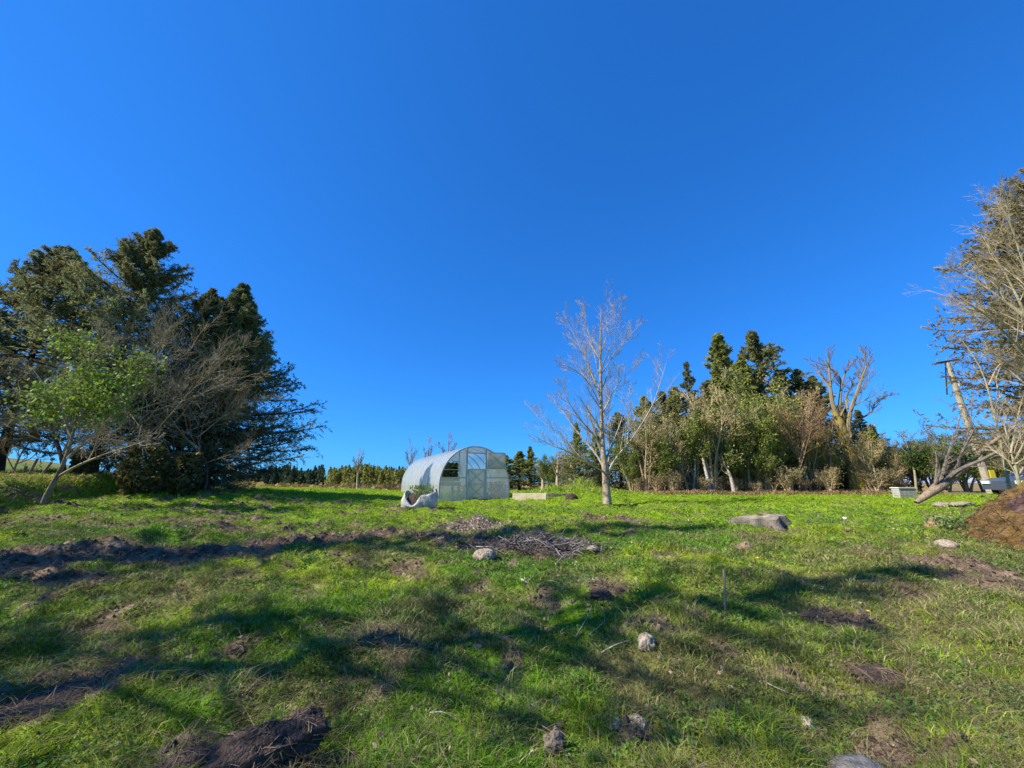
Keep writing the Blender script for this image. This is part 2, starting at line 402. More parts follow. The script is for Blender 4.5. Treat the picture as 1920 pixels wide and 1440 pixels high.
def scatter(N_, y0, y1, rng=RNG):
    y = np.exp(np.log(y0)+(np.log(y1)-np.log(y0))*rng.random(N_)); x = (rng.random(N_)*2-1)*(1.5*y+1.5); return x, y
x, y = scatter(700000, 1.7, 30)
m_ = mud(x, y); nn = fbm(x*1.3, y*1.3, 61, 3); nf = fbm(x*5, y*5, 62, 2)
heap = np.exp(-((x-3.3)/2.4)**2-((y-20.5)/1.7)**2)
wild = np.maximum(sst(1.5, 4.5, x)*(1-sst(3.5, 6, y))*sst(.38, .58, fbm(x*1.2, y*1.2, 98, 3)), sst(6, 9, x)*(1-sst(6, 9, y)))
bank = sst(.1, -1, x-bankx(y))*sst(2, 6, y)*(1-sst(20, 30, y))
keep = RNG.random(len(x)) < (1-sst(.2, .65, m_)*.93)*(.25+.85*sst(.3, .6, nf))
x, y, m_, nn, nf, heap, wild, bank = [q[keep] for q in (x, y, m_, nn, nf, heap, wild, bank)]
h = (.018+.055*sst(.35, .7, nn)*(.4+1.2*sst(.35, .65, fbm(x*4.5+3, y*4.5, 63, 2)))+.03*RNG.random(len(x)))*(1+.5*sst(6, 20, y))*(1-.4*m_)
h = h*(1+1.3*wild*RNG.random(len(x)))*(1+3.0*heap)*(1+.9*bank)*(1-.35*sst(7, 9, y)*(1-heap)*(1-bank))
wd = .0045*(np.maximum(y, 2.5)/2.5)**.85*(.7+.6*RNG.random(len(x)))
c = grass_col(x, y); rr = RNG.random(len(x)); v = (.5+1.0*RNG.random(len(x)))[:, None]
straw = np.where(rr < .07+.11*(1-sst(6, 9, y))+.32*m_+.50*wild+.35*heap+.25*bank, 1., 0.)
lush = np.where((RNG.random(len(x)) < .35) & (y < 7), 1., 0.)
c = mixc(c, (.055,.155,.015), lush*.8)
c = mixc(c, (.44,.36,.19), straw*.85)
c = mixc(c, (.36,.28,.07), bank*.45)
g = obj('grass', blade_mesh('grass', x, y, h, wd, .5+.9*RNG.random(len(x)), c*v), M_grass); setp(g, kind='stuff')
# tussocks: taller clumped tufts
tx, ty = scatter(2600, 1.8, 14); tk = mud(tx, ty) < .4; tx, ty = tx[tk], ty[tk]; nt = len(tx)
kb = 46; ti = np.repeat(np.arange(nt), kb); tr = (.035+.05*RNG.random(nt))*(1+.05*ty)
x = tx[ti]+RNG.normal(size=nt*kb)*tr[ti]; y = ty[ti]+RNG.normal(size=nt*kb)*tr[ti]
th_ = .045+.075*RNG.random(nt)*(1-.4*sst(7, 10, ty)); dry = RNG.random(nt) < .28
c = grass_col(x, y)*(.55+.9*RNG.random(nt))[ti][:, None]; c = mixc(c, (.46,.38,.20), np.where(dry[ti], .8*RNG.random(nt*kb), .0)); c = c*(.6+.8*RNG.random(nt*kb))[:, None]
g = obj('grass_tussocks', blade_mesh('grass_tussocks', x, y, th_[ti]*(.5+.7*RNG.random(nt*kb)), .0045*(np.maximum(y, 2.5)/2.5)**.8, .5+1.1*RNG.random(nt*kb), c), M_grass); setp(g, kind='stuff')
# crumbs of turned soil
x, y = scatter(60000, 1.8, 15); m_ = mud(x, y); k = (RNG.random(len(x)) < sst(.25, .8, m_)*.9+.012); x, y = x[k], y[k]; N_ = len(x)
s_ = (.006+.022*RNG.random(N_)**3)*(1+.10*y); O8 = np.array([(1,0,0),(0,1,0),(-1,0,0),(0,-1,0),(0,0,.8),(0,0,-.8)], float)
V = np.stack([x, y, gz(x, y)+s_*.3], -1)[:, None]+O8[None]*s_[:, None, None]*(.6+.8*RNG.random((N_, 6, 1)))
T8 = np.array([(0,1,4,4),(1,2,4,4),(2,3,4,4),(3,0,4,4)]); T3 = np.array([(0,1,4),(1,2,4),(2,3,4),(3,0,4)])
c = mixc((.06,.04,.03), (.26,.19,.13), RNG.random(N_)**1.5)
g = obj('soil_crumbs', mesh('soil_crumbs', V.reshape(-1, 3), (np.arange(N_)[:, None, None]*6+T3[None]).reshape(-1, 3), np.repeat(c, 6, 0)), M_leaf); setp(g, kind='stuff')
# broad low leaves: clover, buttercup, dock
x, y = scatter(150000, 1.7, 13)
cl = fbm(x*2.1, y*2.1, 71, 3); k = (cl > .50) & (mud(x, y) < .35)
x, y = x[k], y[k]; z = gz(x, y)+.015+.03*RNG.random(len(x))
dirs = RNG.normal(size=(len(x), 3))*np.array([1, 1, .35])
V, Q = leaves(np.stack([x, y, z], -1), .018*(np.maximum(y, 2.5)/2.5)**.5*(.6+.9*RNG.random(len(x))), aspect=.75, flat=0)
cc = mixc((.06,.17,.02), (.14,.26,.05), RNG.random(len(x)))
g = obj('clover_leaves', mesh('clover_leaves', V, Q, np.repeat(cc, 4, 0)), M_leaf); setp(g, kind='stuff')
# dry straw and thatch round the mud
x, y = scatter(130000, 1.7, 14); m_ = mud(x, y)
wild = sst(1.5, 4, x)*(1-sst(4, 7, y))*sst(.38, .58, fbm(x*1.2, y*1.2, 98, 3)); k = RNG.random(len(x)) < (sst(.08, .35, m_)*.8+.10+.22*sst(.45, .58, fbm(x*.9, y*.9, 99, 3))+.60*wild)
x, y = x[k], y[k]; N_ = len(x)
cc = mixc((.22,.15,.09), (.42,.33,.19), RNG.random(N_)**1.5)*(.6+.5*RNG.random(N_))[:, None]
g = obj('dry_straw', blade_mesh('dry_straw', x, y, .05+.09*RNG.random(N_), .0035*(np.maximum(y, 2.5)/2.5)**.7, 1.6+2.2*RNG.random(N_), cc, .45), M_grass); setp(g, kind='stuff')

# ------------------------------------------------------------------ trees
def twig_parts(levels, skip=0):
    return join([tubes(p, r, s) for p, r, s in levels])
def bare_tree(name, label, cat, limbs, base, m_trunk, m_twig, lv=((7, (.35,.6), (25,55)), (5, (.35,.6), (20,50)), (4, (.4,.8), (20,50))),
              trop=.25, rmin=.004, group=None, n_=12, t0=.3, seed=1, upto=1, wander=.12, lk=.8):
    """limbs: world polylines with radii; twigs grow from them"""
    rng = np.random.default_rng(seed); base = np.asarray(base, float)
    L = [resample(np.asarray(p)-base, r, n_) for p, r in limbs]
    pp = np.stack([a for a, _ in L]); pr = np.stack([b for _, b in L]); pr[upto:] *= lk
    t = thing(name, label, cat, base, group=group)
    Vt, Qt = tubes(pp[:upto], pr[:upto], 9)
    obj('trunk', mesh('trunk', Vt, Qt, None, True), m_trunk, t)
    levels = [(pp[upto:], pr[upto:], 6)] if len(pp) > upto else []
    cp, cr = pp, pr
    for q, (k, lf, ang) in enumerate(lv):
        cp, cr = grow(cp, cr, k, lf, ang, t0=t0 if q == 0 else .15, n_=5 if q == 0 else 4, trop=trop, rmin=rmin*(1 if q < 2 else .8), rf=.5, wander=wander, rng=rng)
        levels.append((cp, cr, 4 if q == 0 else 3))
    V, Q = twig_parts(levels)
    obj('branches', mesh('branches', V, Q, None, False), m_twig, t)
    return t, cp, pp
def jit(pts, Ys):
    return [P(px, py, yy) for (px, py), yy in zip(pts, Ys)]
def limb(pts, Y0, r, dY=0., ):
    k = len(pts); return (jit(pts, [Y0+dY*q/(k-1) for q in range(k)]), r)

def conifer_mesh(H, Rad, seed, nb=110, crown0=.12, twigs=16, nq=7, needle=.13, col=(.035,.06,.022), col2=(.08,.10,.03), shape=.8, droop=.25, cones=0., dead=.08, asp=.28, elj=.10, up=.35, trunk_r=None, lowdead=.45, irregular=.25):
    rng = np.random.default_rng(seed)
    tr = trunk_r or H*.018
    zs = np.linspace(0, H, 14); tp = np.stack([np.cumsum(rng.normal(size=14)*.02)*H*.05, np.cumsum(rng.normal(size=14)*.02)*H*.05, zs], -1)
    trad = tr*(1-.93*(zs/H)**.9); trad[0] *= 1.5
    V0, Q0 = tubes(tp[None], trad[None], 8)
    u = (np.arange(nb)+rng.random(nb))/nb; u = crown0+(1-crown0)*u**.85
    z = u*H*.985; prof = ((1-u)/(1-crown0))**shape*np.minimum(1, .55+(u-crown0)*3)
    az = np.arange(nb)*2.39996+rng.normal(size=nb)*.5
    lobes = 1+irregular*np.sin(az*2+rng.random()*6+u*7)+irregular*.8*(rng.random(nb)-.5)*2
    ln = np.maximum(Rad*prof*lobes, .12+.005*H)
    el = -droop+ (up+droop)*u**1.2+rng.normal(size=nb)*elj
    n_ = 7; pts = np.empty((nb, n_, 3))
    pts[:, 0] = np.stack([np.interp(z, zs, tp[:, 0]), np.interp(z, zs, tp[:, 1]), z], -1)
    for s in range(1, n_):
        e = el+.55*(s/n_)**2-.10
        d = np.stack([np.cos(az)*np.cos(e), np.sin(az)*np.cos(e), np.sin(e)], -1)
        az = az+rng.normal(size=nb)*.05
        pts[:, s] = pts[:, s-1]+d*(ln/(n_-1))[:, None]
    rad = (.012+.012*ln)[:, None]*(1-.8*np.linspace(0, 1, n_))[None]
    tw, twr = grow(pts, rad, twigs, (.18,.40), (35,62), t0=.12, t1=.99, n_=4, trop=-.30, rmin=.006, wander=.12, rng=rng,
                   lenfun=lambda l_, t, p: np.clip(l_, .09, 1.15))
    Vb, Qb = join([(V0, Q0), tubes(pts, rad, 4)])
    al = [tw, pts[:, 3:]]
    cs = []; ds = []
    for a, k in ((tw, nq), (pts[:, 3:], nq*3)):
        m = a.shape[1]; f = rng.random((len(a), k))*(m-1)*.999; i = f.astype(int); fr = (f-i)[..., None]; ar = np.arange(len(a))[:, None]
        cs.append((a[ar, i]*(1-fr)+a[ar, i+1]*fr).reshape(-1, 3)); ds.append(unit(a[ar, i+1]-a[ar, i]).reshape(-1, 3))
    cs = np.concatenate(cs); ds = unit(np.concatenate(ds)+rng.normal(size=(len(cs), 3))*.35+np.array([0, 0, .06]))
    top = np.array([[0, 0, 0]])
    V, Q = leaves(cs+rng.normal(size=cs.shape)*.03, needle, ds, asp, rng=rng)
    hgt = cs[:, 2]/H; rr = np.hypot(cs[:, 0], cs[:, 1])
    tint = np.clip(.5*rng.random(len(cs))+.9*(fbm(cs[:, 0]*1.3+cs[:, 2], cs[:, 1]*1.3+cs[:, 2]*.6, seed, 2)-.3), 0, 1)
    cc = mixc(col, col2, tint)
    if dead: cc = mixc(cc, (.17,.12,.07), (rng.random(len(cs)) < dead)*.9)
    if lowdead: cc = mixc(cc, (.20,.165,.12), (rng.random(len(cs)) < lowdead*(1-sst(.30, .60, hgt)))*.9)
    if cones: cc = mixc(cc, (.17,.06,.035), (rng.random(len(cs)) < cones*sst(.55, .9, hgt))*.9)
    return mesh('trunk', Vb, Qb, None, True), mesh('crown', V, Q, np.repeat(cc, 4, 0))
def conifer(name, label, x, y, proto, rz=0, scale=1, group=None, bark=None, z=None, cat='tree'):
    t = thing(name, label, cat, (x, y, (ZG(x, y) if z is None else z)-.05), rz, group, scale)
    obj('trunk', proto[0], bark or M_barkdark, t); obj('crown', proto[1], M_needle, t); return t

# --- big conifers on the left bank
GL = 'dark spruces standing on the left bank'
pA = conifer_mesh(10.4, 3.7, 21, nb=190, crown0=.13, twigs=24, nq=22, needle=.13, asp=.22, col=(.13,.17,.06), col2=(.36,.37,.15), shape=.76, elj=.16, cones=.16, droop=.1, up=.65, dead=.10)
pB = conifer_mesh(8.6, 3.5, 22, nb=290, crown0=.03, twigs=26, nq=22, needle=.13, asp=.22, col=(.09,.12,.045), col2=(.25,.27,.10), shape=.88, droop=.12, up=.5, dead=.06, irregular=.26, elj=.14)
pC = conifer_mesh(8.6, 3.4, 23, nb=160, crown0=.13, twigs=22, nq=22, needle=.13, asp=.22, col=(.13,.17,.06), col2=(.34,.36,.15), shape=.68, cones=.15, elj=.16, droop=.05, up=.7, dead=.12)
conifer('spruce_tree', 'tallest dark spruce on the left bank with reddish cones near its top', -14.6, 13.6, pA, .4, .965, GL)
conifer('spruce_tree', 'bushy dark spruce at the right end of the left clump, long low boughs', -12.2, 15.8, pB, 2.2, 1.06, GL)
conifer('spruce_tree', 'spruce left of the tallest one with reddish cones on its spiky top', -17.6, 13.4, pC, 1.1, 1.02, GL)
conifer('spruce_tree', 'low spruce cut by the left edge of the photo, leftmost of the clump', -18.6, 11.6, pC, 4.0, .84, GL)
conifer('spruce_tree', 'short dark spruce hidden between the two tall spruces with an ivied foot', -13.0, 15.2, pA, 3.4, .80, GL)
# long boughs of the right-hand spruce
# --- casters: trees of the same shelterbelt, out of frame to the left and behind
pD = conifer_mesh(12, 1.9, 25, nb=72, crown0=.30, twigs=10, nq=4, needle=.16, col=(.06,.09,.045), col2=(.16,.19,.10), shape=.95, droop=.1, up=.5, irregular=.5)
pr_D = pD
SH = [(-13.2,3.9,'pD',1.2),(-8.6,1.5,'pD',1.0),(-17.4,3.0,'pD',1.0),(-16.4,.2,'pD',1.0),(-19.8,1.2,'pD',1.0),(-15.8,-1.8,'pD',.95)]
SHL = ['tall spruce shading the grass, farthest left of the shelterbelt', 'second spruce from the left in the shelterbelt', 'middle spruce of the shelterbelt behind the viewer', 'spruce of the shelterbelt nearest behind the viewer', 'small spruce set back behind the shelterbelt row', 'rearmost spruce of the shelterbelt', 'right end spruce of the shelterbelt']
pr = {'pA': pA, 'pB': pB, 'pC': pC, 'pD': pD}
for q, (x, y, k, s) in enumerate(SH):
    conifer('spruce_tree', SHL[q], x, y, pr[k], q*1.7, s*1.17, 'spruces of the shelterbelt beside the viewer', z=float(gz0(x, y)))

# --- leaning hawthorn in front of the clump
def on(px, py): return GP(px, py)
b = P(84, 934, 9.6); b[2] = ZG(b[0], b[1])-.05
M_foot = mat('mossy_grey_bark', (.26,.22,.15), (.13,.10,.035), 3, .95, .5)
M_twigscrub = mat('silver_grey_twigs', (.44,.36,.22), (.24,.19,.11), 4, .95)
M_twigbrown = mat('brown_grey_twigs', (.36,.27,.16), (.20,.15,.08), 4, .95)
M_twigolive0 = mat('olive_grey_twigs', (.36,.33,.18), (.20,.17,.10), 4, .95)
L1 = [([b]+jit([(84,919),(106,901),(118,877),(127,859),(133,820),(146,790),(150,735),(140,690)], [9.6,9.6,9.6,9.6,9.7,9.7,9.8,9.9]), [.07,.055,.042,.034,.028,.022,.015,.008]),
      limb([(127,859),(153,834),(190,800),(250,770),(330,745)], 9.7, [.05,.04,.03,.02,.008], .6),
      limb([(112,892),(140,875),(180,858),(215,845),(270,828)], 9.6, [.04,.035,.025,.018,.008], -.4),
      limb([(133,820),(115,770),(90,730),(60,690)], 9.7, [.04,.03,.02,.008], .2),
      limb([(146,790),(190,730),(240,690),(300,640)], 9.8, [.035,.03,.02,.008], .5),
      limb([(150,735),(170,680),(185,640),(215,610)], 9.8, [.02,.02,.015,.008], -.3)]
tH, tips, _ = bare_tree('hawthorn_tree', 'leaning bare hawthorn with a curved mossy foot growing out of the left bank', 'tree', L1, b, M_foot, M_twigscrub,
   lv=((9,(.3,.55),(25,60)),(7,(.4,.7),(25,60)),(5,(.4,.7),(25,60))), trop=.05, rmin=.005, seed=3)
def ivy(parent, base, blobs, seed, col=((.10,.19,.025),(.32,.42,.06)), size=.085, name='ivy'):
    rng = np.random.default_rng(seed); cs = []
    for (px, py, Y_, rp, n_) in blobs:
        c = P(px, py, Y_) if not isinstance(px, np.ndarray) else px; r = rp*Y_/F
        # clumps within the blob
        k = max(3, n_//26); cc = c+unit(rng.normal(size=(k, 3)))*r*(rng.random((k, 1))**.5)*np.array([1.3, 1, .9])
        cs.append(np.repeat(cc, n_//k, 0)+rng.normal(size=(n_//k*k, 3))*r*.42*np.array([1.2, 1, .9]))
    cs = np.concatenate(cs)-base; cs = cs[rng.random(len(cs)) < .62]
    V, Q = leaves(cs, size, aspect=.75, rng=rng)
    return obj(name, mesh(name, V, Q, np.repeat(mixc(col[0], col[1], rng.random(len(cs))), 4, 0)), M_leaf, parent)
ivy(tH, b, [(105,745,9.8,30,800),(140,760,9.8,42,1100),(180,735,9.8,45,1300),(230,715,10,30,700),(125,645,10,26,600),(200,650,10.1,22,350),(265,680,10.1,24,400),(155,700,9.9,26,400),(90,775,9.8,20,300),(200,770,9.9,26,500)], 5, name='ivy_leaves')
# --- scrub trees woven in front of the clump
def scrub(name, label, base_px, limbs_px, Y0, mt, mw, seed, r0=.07, lv=None, dY=.6, trop=.1, rmin=.005, group=None, ivyb=None, t0=.25):
    p0 = P(base_px[0], base_px[1], Y0); p0[2] = ZG(p0[0], p0[1])-.05
    Ls = []
    for q, lp in enumerate(limbs_px):
        k = len(lp); pts = jit(lp, [Y0+dY*((-1)**q)*s/(k-1) for s in range(k)])
        if q == 0: pts = [p0]+pts; Ls.append((pts, list(np.linspace(r0, .010, k+1))))
        else: Ls.append((pts, list(np.linspace(r0*.6, .008, k))))
    t, cp, _ = bare_tree(name, label, 'tree', Ls, p0, mt, mw, lv=lv or ((8,(.3,.55),(20,50)),(6,(.35,.6),(20,50)),(4,(.4,.7),(20,50))), trop=trop, rmin=rmin, seed=seed, group=group, t0=t0)
    if ivyb: ivy(t, p0, ivyb, seed+1, name='ivy_leaves')
    return t
scrub('bare_tree', 'grey bare scrub tree with twigs sweeping right in front of the tallest spruce', (268,905),
  [[(246,862),(262,815),(290,740),(330,680),(385,630)],[(264,840),(300,800),(360,730),(450,650)],[(262,800),(225,750),(180,700),(150,640)],[(290,740),(290,690),(310,640),(325,590)],[(290,770),(350,750),(420,720),(480,700)],[(264,840),(210,810),(150,800),(80,790)]],
  12.0, M_barkdark, M_twigscrub, 31, .035, lv=((12,(.3,.55),(15,50)),(8,(.4,.7),(15,50)),(5,(.4,.8),(20,55))), trop=.02)
scrub('bare_tree', 'brownish bare scrub tree with fine twigs before the foot of the right hand spruce', (385,912),
  [[(396,880),(366,830),(380,760),(400,700)],[(375,850),(330,800),(290,740),(270,690)],[(370,820),(420,780),(450,730)],[(380,870),(440,850),(470,830)]],
  12.6, M_barkdark, M_twigbrown, 32, .035, lv=((11,(.3,.55),(15,50)),(7,(.4,.7),(15,50)),(4,(.4,.8),(20,55))), trop=.02)
scrub('bare_tree', 'tangled grey brown bare scrub hanging high in the middle of the left clump', (320,908),
  [[(336,872),(316,810),(340,740),(350,660),(345,600)],[(318,850),(280,760),(230,680),(200,620)],[(322,800),(370,740),(400,680),(440,660)],[(340,740),(300,680),(250,640),(230,600)],[(322,820),(400,790),(460,760),(500,750)]],
  12.8, M_barkdark, M_twigolive0, 34, .035, lv=((11,(.35,.6),(15,55)),(8,(.4,.7),(15,50)),(4,(.4,.8),(20,55))), trop=0)
scrub('bare_tree', 'low grey bare scrub filling under the ivy at the left of the clump', (120,905),
  [[(118,860),(100,810),(70,760),(40,720)],[(118,850),(140,800),(170,770),(220,760)],[(100,810),(60,800),(20,790)],[(118,850),(160,830),(200,820)],[(100,810),(110,760),(120,700)]],
  11.6, M_barkdark, M_twigscrub, 35, .06, lv=((12,(.35,.6),(15,55)),(9,(.4,.7),(15,50)),(6,(.4,.8),(20,55))), trop=0)
scrub('bare_tree', 'thin twiggy sapling at the far left by the leaning posts', (20,900),
  [[(30,870),(45,840),(70,815)],[(25,880),(10,850),(0,820)],[(30,870),(60,860),(90,820)]], 11.5, M_twigbrown, M_twigbrown, 33, .03, lv=((6,(.3,.55),(20,50)),(4,(.35,.6),(20,50)),(3,(.4,.7),(20,50))), rmin=.006)
# ivy sleeves on the trunks of the clump: a thing of foliage per trunk
def ivy_sleeve(name, label, px, w_, py0, py1, Y_, seed, col=((.08,.09,.03),(.26,.22,.08))):
    rng = np.random.default_rng(seed); n_ = 1300; a = P(px, py1, Y_); a[2] = ZG(a[0], a[1]); top = P(px, py0, Y_)[2]
    th = rng.random(n_)*2*np.pi; r = w_*Y_/F*(.75+.5*rng.random(n_)); zz = rng.random(n_)*(top-a[2])
    r = r*(1+.35*np.sin(zz*5+seed)*.6)
    cs = np.stack([np.cos(th)*r, np.sin(th)*r, zz], -1)
    V, Q = leaves(cs, .14, aspect=.7, rng=rng)
    o = obj(name, mesh(name, V, Q, np.repeat(mixc(col[0], col[1], rng.random(n_)), 4, 0)), M_leaf, None, a); setp(o, label, 'ivy'); return o
ivy_sleeve('ivy_clad_stump', 'ivy covered trunk foot just left of the gap of sky', 150, 17, 845, 905, 12.6, 41)
ivy_sleeve('ivy_clad_stump', 'ivy covered trunk foot just right of the gap of sky', 262, 26, 835, 915, 11.9, 42, ((.06,.06,.02),(.22,.19,.06)))
ivy_sleeve('ivy_clad_stump', 'dark ivy covered trunk foot left of the low boughs', 345, 17, 850, 912, 12.3, 43, ((.05,.05,.02),(.18,.16,.05)))

# --- fence posts on the bank
def post(px0, py0, px1, py1, Y_, r, label, m=M_woodold):
    a = P(px0, py0, Y_); b2 = P(px1, py1, Y_); a0 = a+(a-b2)*.35; b2 = b2+(b2-a)*.25
    V, Q = bar(a0-a, b2-a, r, r*.9, 6); o = obj('fence_post', mesh('fence_post', V, Q), m, None, a); setp(o, label, 'fence post', 'leaning fence posts on the left bank'); return o
post(48, 902, 66, 868, 11, .035, 'dark leaning fence post, left one of the pair showing against the sky')
post(68, 904, 91, 874, 11, .035, 'dark leaning fence post, right one of the pair showing against the sky')
post(36, 904, 47, 880, 11.5, .04, 'thin leaning fence post left of the pair against the sky')
post(179, 914, 181, 892, 12, .05, 'pale upright fence post beside the first ivied trunk foot', M_woodgrey)
post(186, 908, 187, 890, 13, .05, 'dark upright fence post just right of the pale one')

# --- the single bare tree in the middle
S = 3.2725
def zb(pts): return [(960+a/S, 520+c/S) for a, c in pts]
YB = 13.6; bb = P(1139, 944, YB); bb[2] = ZG(bb[0], bb[1])-.05
LB = [([bb]+jit(zb([(578,1290),(572,1200),(556,1050),(550,950),(546,720),(541,460),(545,200)]), [YB]*7), [.16,.105,.085,.068,.055,.036,.02,.006]),
      limb(zb([(565,1195),(545,1180),(480,1150),(370,1075),(230,1030),(120,960)]), YB, [.06,.055,.045,.03,.02,.008], -1.2),
      limb(zb([(565,1180),(545,1120),(480,1040),(410,960),(330,850),(250,740)]), YB, [.07,.06,.045,.035,.02,.008], .9),
      limb(zb([(590,1200),(610,1130),(700,1040),(780,930),(870,780),(925,600),(960,480)]), YB, [.085,.075,.06,.05,.035,.02,.008], -.8),
      limb(zb([(578,1200),(600,1100),(592,950),(585,800),(600,640)]), YB, [.05,.04,.03,.02,.008], 1.0),
      limb(zb([(556,1050),(500,960),(440,900),(350,780),(300,640)]), YB, [.05,.04,.03,.02,.008], -1.0),
      limb(zb([(546,740),(480,570),(400,390),(310,210)]), YB, [.05,.035,.02,.007], .6),
      limb(zb([(548,800),(470,640),(380,560),(270,520)]), YB, [.04,.03,.02,.007], -.8),
      limb(zb([(546,600),(640,450),(730,350),(810,260)]), YB, [.04,.03,.02,.007], -.5),
      limb(zb([(545,640),(500,450),(460,310),(430,150)]), YB, [.04,.03,.02,.007], .9),
      limb(zb([(542,480),(590,330),(640,230),(680,130)]), YB, [.03,.025,.015,.006], .7),
      limb(zb([(550,850),(620,700),(700,590),(790,520)]), YB, [.04,.03,.02,.007], 1.3),
      limb(zb([(480,1150),(400,1090),(330,990),(200,900),(110,800)]), YB-.1, [.03,.025,.02,.012,.006], .8),
      limb(zb([(700,1040),(720,900),(700,780),(730,660)]), YB-.4, [.035,.025,.018,.007], .5)]
bare_tree('birch_tree', 'bare young tree with a pale ringed trunk standing alone in the middle of the field', 'tree', LB, bb, M_barkbirch, M_twigbirch,
   lv=((16,(.18,.38),(20,46)),(8,(.35,.65),(20,46)),(5,(.4,.7),(15,45))), trop=.28, rmin=.0036, seed=9, n_=14, t0=.15, wander=.08, lk=.52)

# ------------------------------------------------------------------ wood on the right
W1 = conifer_mesh(10, 2.1, 51, nb=190, elj=.25, up=.6, crown0=.08, twigs=14, nq=14, needle=.20, asp=.24, col=(.20,.24,.05), col2=(.46,.47,.13), shape=.75, dead=.1, irregular=.55)
W2 = conifer_mesh(10, 1.7, 52, nb=140, elj=.25, up=.6, crown0=.28, twigs=14, nq=13, needle=.20, asp=.24, col=(.16,.19,.06), col2=(.42,.40,.16), shape=.6, dead=.2, irregular=.6)
W3 = conifer_mesh(10, 2.0, 53, nb=105, elj=.2, up=.5, crown0=.12, twigs=12, nq=10, needle=.20, asp=.24, col=(.13,.16,.07), col2=(.32,.32,.16), shape=.9, dead=.2, irregular=.35)
WG = 'conifers in the wood on the right'
def wood(px_base, py_top, Y_, proto, label, sx=1., k=0, dz=-.1):
    x = (px_base-960)/F/1.035*Y_; top = None
    # column of the tree: find height at which its top shows at py_top
    d = ray(px_base, py_top); 
    # u shifts with height: solve z from v for this x/Y
    v = (720-py_top)/F; s = (SP+v*CP)/(CP-v*SP); zt = EYE+s*Y_
    zb_ = float(gz0(x, Y_)); H = zt-zb_
    rot = RNG.random()*6.28; sx = sx*1.15 if px_base > 1080 else sx
    t = conifer('conifer_tree', label, x, Y_, proto, rot, (sx*H/10, sx*H/10, H/10), WG, z=zb_+dz)
    t.rotation_euler = ((RNG.random()-.5)*.09, (RNG.random()-.5)*.09, rot); return t
for px, py, Y_, pt, lb, sx in [
  (1088,788,26,W1,'small dark conifer at the left end of the wood behind the lone bare tree',.95),
  (1122,800,28,W1,'bushy conifer just behind the trunk of the lone bare tree',.9),
  (1165,770,29,W2,'thin topped conifer right of the lone bare tree',1.1),
  (1215,738,30,W1,'olive conifer, second thin top right of the lone bare tree',1.1),
  (1255,730,32,W2,'conifer with a dark gap below its crown, left of the sparse spiky one',1.2),
  (1305,672,30,W3,'sparse spiky conifer left of the tall broad green one',.85),
  (1345,710,33,W2,'shaded conifer just left of the tall broad green one',1.1),
  (1392,622,29,W1,'tall broad green conifer, the fullest crown of the wood',1.05),
  (1440,690,33,W2,'dark conifer wedged between the two tallest tops',1.),
  (1468,618,30,W2,'tallest narrow conifer with see-through lower branches',1.05),
  (1500,735,31,W3,'low conifer right of the tallest narrow one',1.2),
  (1525,690,30,W2,'thin conifer left of the big mossy tree',1.0),
  (1572,700,32,W2,'conifer standing behind the big mossy tree',1.0),
  (1610,760,33,W1,'dark conifer in the shade behind the mossy trunk',.9),
  (1238,748,29,W3,'short ragged conifer between the two thin topped ones',1.3),
  (1282,722,31,W1,'rounded conifer just left of the sparse spiky one',1.2),
  (1330,742,29,W1,'low bushy conifer between the sparse spiky one and the tall broad green one',1.5),
  (1418,668,28.5,W1,'green conifer joined to the right side of the tall broad green one',1.0),
  (1487,690,28.5,W3,'ragged conifer just right of the tallest narrow one',1.3),
  (1548,712,29,W3,'brownish ragged conifer just left of the mossy tree',1.3),
  (1632,765,29,W3,'ragged conifer between the mossy tree and the small dense one',1.3),
  (1655,792,27,W1,'small dense conifer just right of the mossy tree',1.15),
  (1690,850,30,W3,'low conifer bush at the right end of the wood',1.6)]:
    wood(px, py, Y_, pt, lb, sx)
# multi-stem bare shrubs: three kinds, then copies
def shrub_proto(H, Wd, stems, seed, mt, mw, label, name='willow_shrub', leafy=None, loc=(0,0,0), lv=((9,(.3,.5),(18,42)),(7,(.35,.6),(18,42)),(5,(.4,.7),(18,42))), rmin=.008, trop=.2):
    rng = np.random.default_rng(seed); Ls = []
    for q in range(stems):
        a = q/stems*2*np.pi+rng.random(); o = np.array([math.cos(a), math.sin(a), 0])
        tgt = Wd*(.2+.8*rng.random()); hh = H*(.7+.3*rng.random())
        Ls.append(([o*.1, o*(.1+tgt*.2)+np.array([0,0,hh*.3])+rng.normal(size=3)*.08, o*(.1+tgt*.6)+np.array([0,0,hh*.65])+rng.normal(size=3)*.15, o*tgt+np.array([0,0,hh])], [.07+.04*rng.random(),.05,.03,.01]))
    t, cp, _ = bare_tree(name, label, 'shrub', Ls, (0,0,0), mt, mw, lv=lv, trop=trop, rmin=rmin, seed=seed, upto=min(3, stems), n_=9, t0=.2)
    if leafy:
        n_, sz, c1, c2 = leafy; idx = rng.integers(0, len(cp), n_); cs = cp[idx, 2]+rng.normal(size=(n_, 3))*.12
        V, Q = leaves(cs, sz, aspect=.55, rng=rng)
        obj('leaves', mesh('leaves', V, Q, np.repeat(mixc(c1, c2, rng.random(n_)), 4, 0)), M_leaf, t)
    t.location = loc; return t
M_twigolive = mat('olive_twigs', (.44,.38,.17), (.22,.20,.10), 3, .95)
M_twigtan = mat('tan_twigs', (.55,.42,.22), (.34,.25,.14), 3, .95)
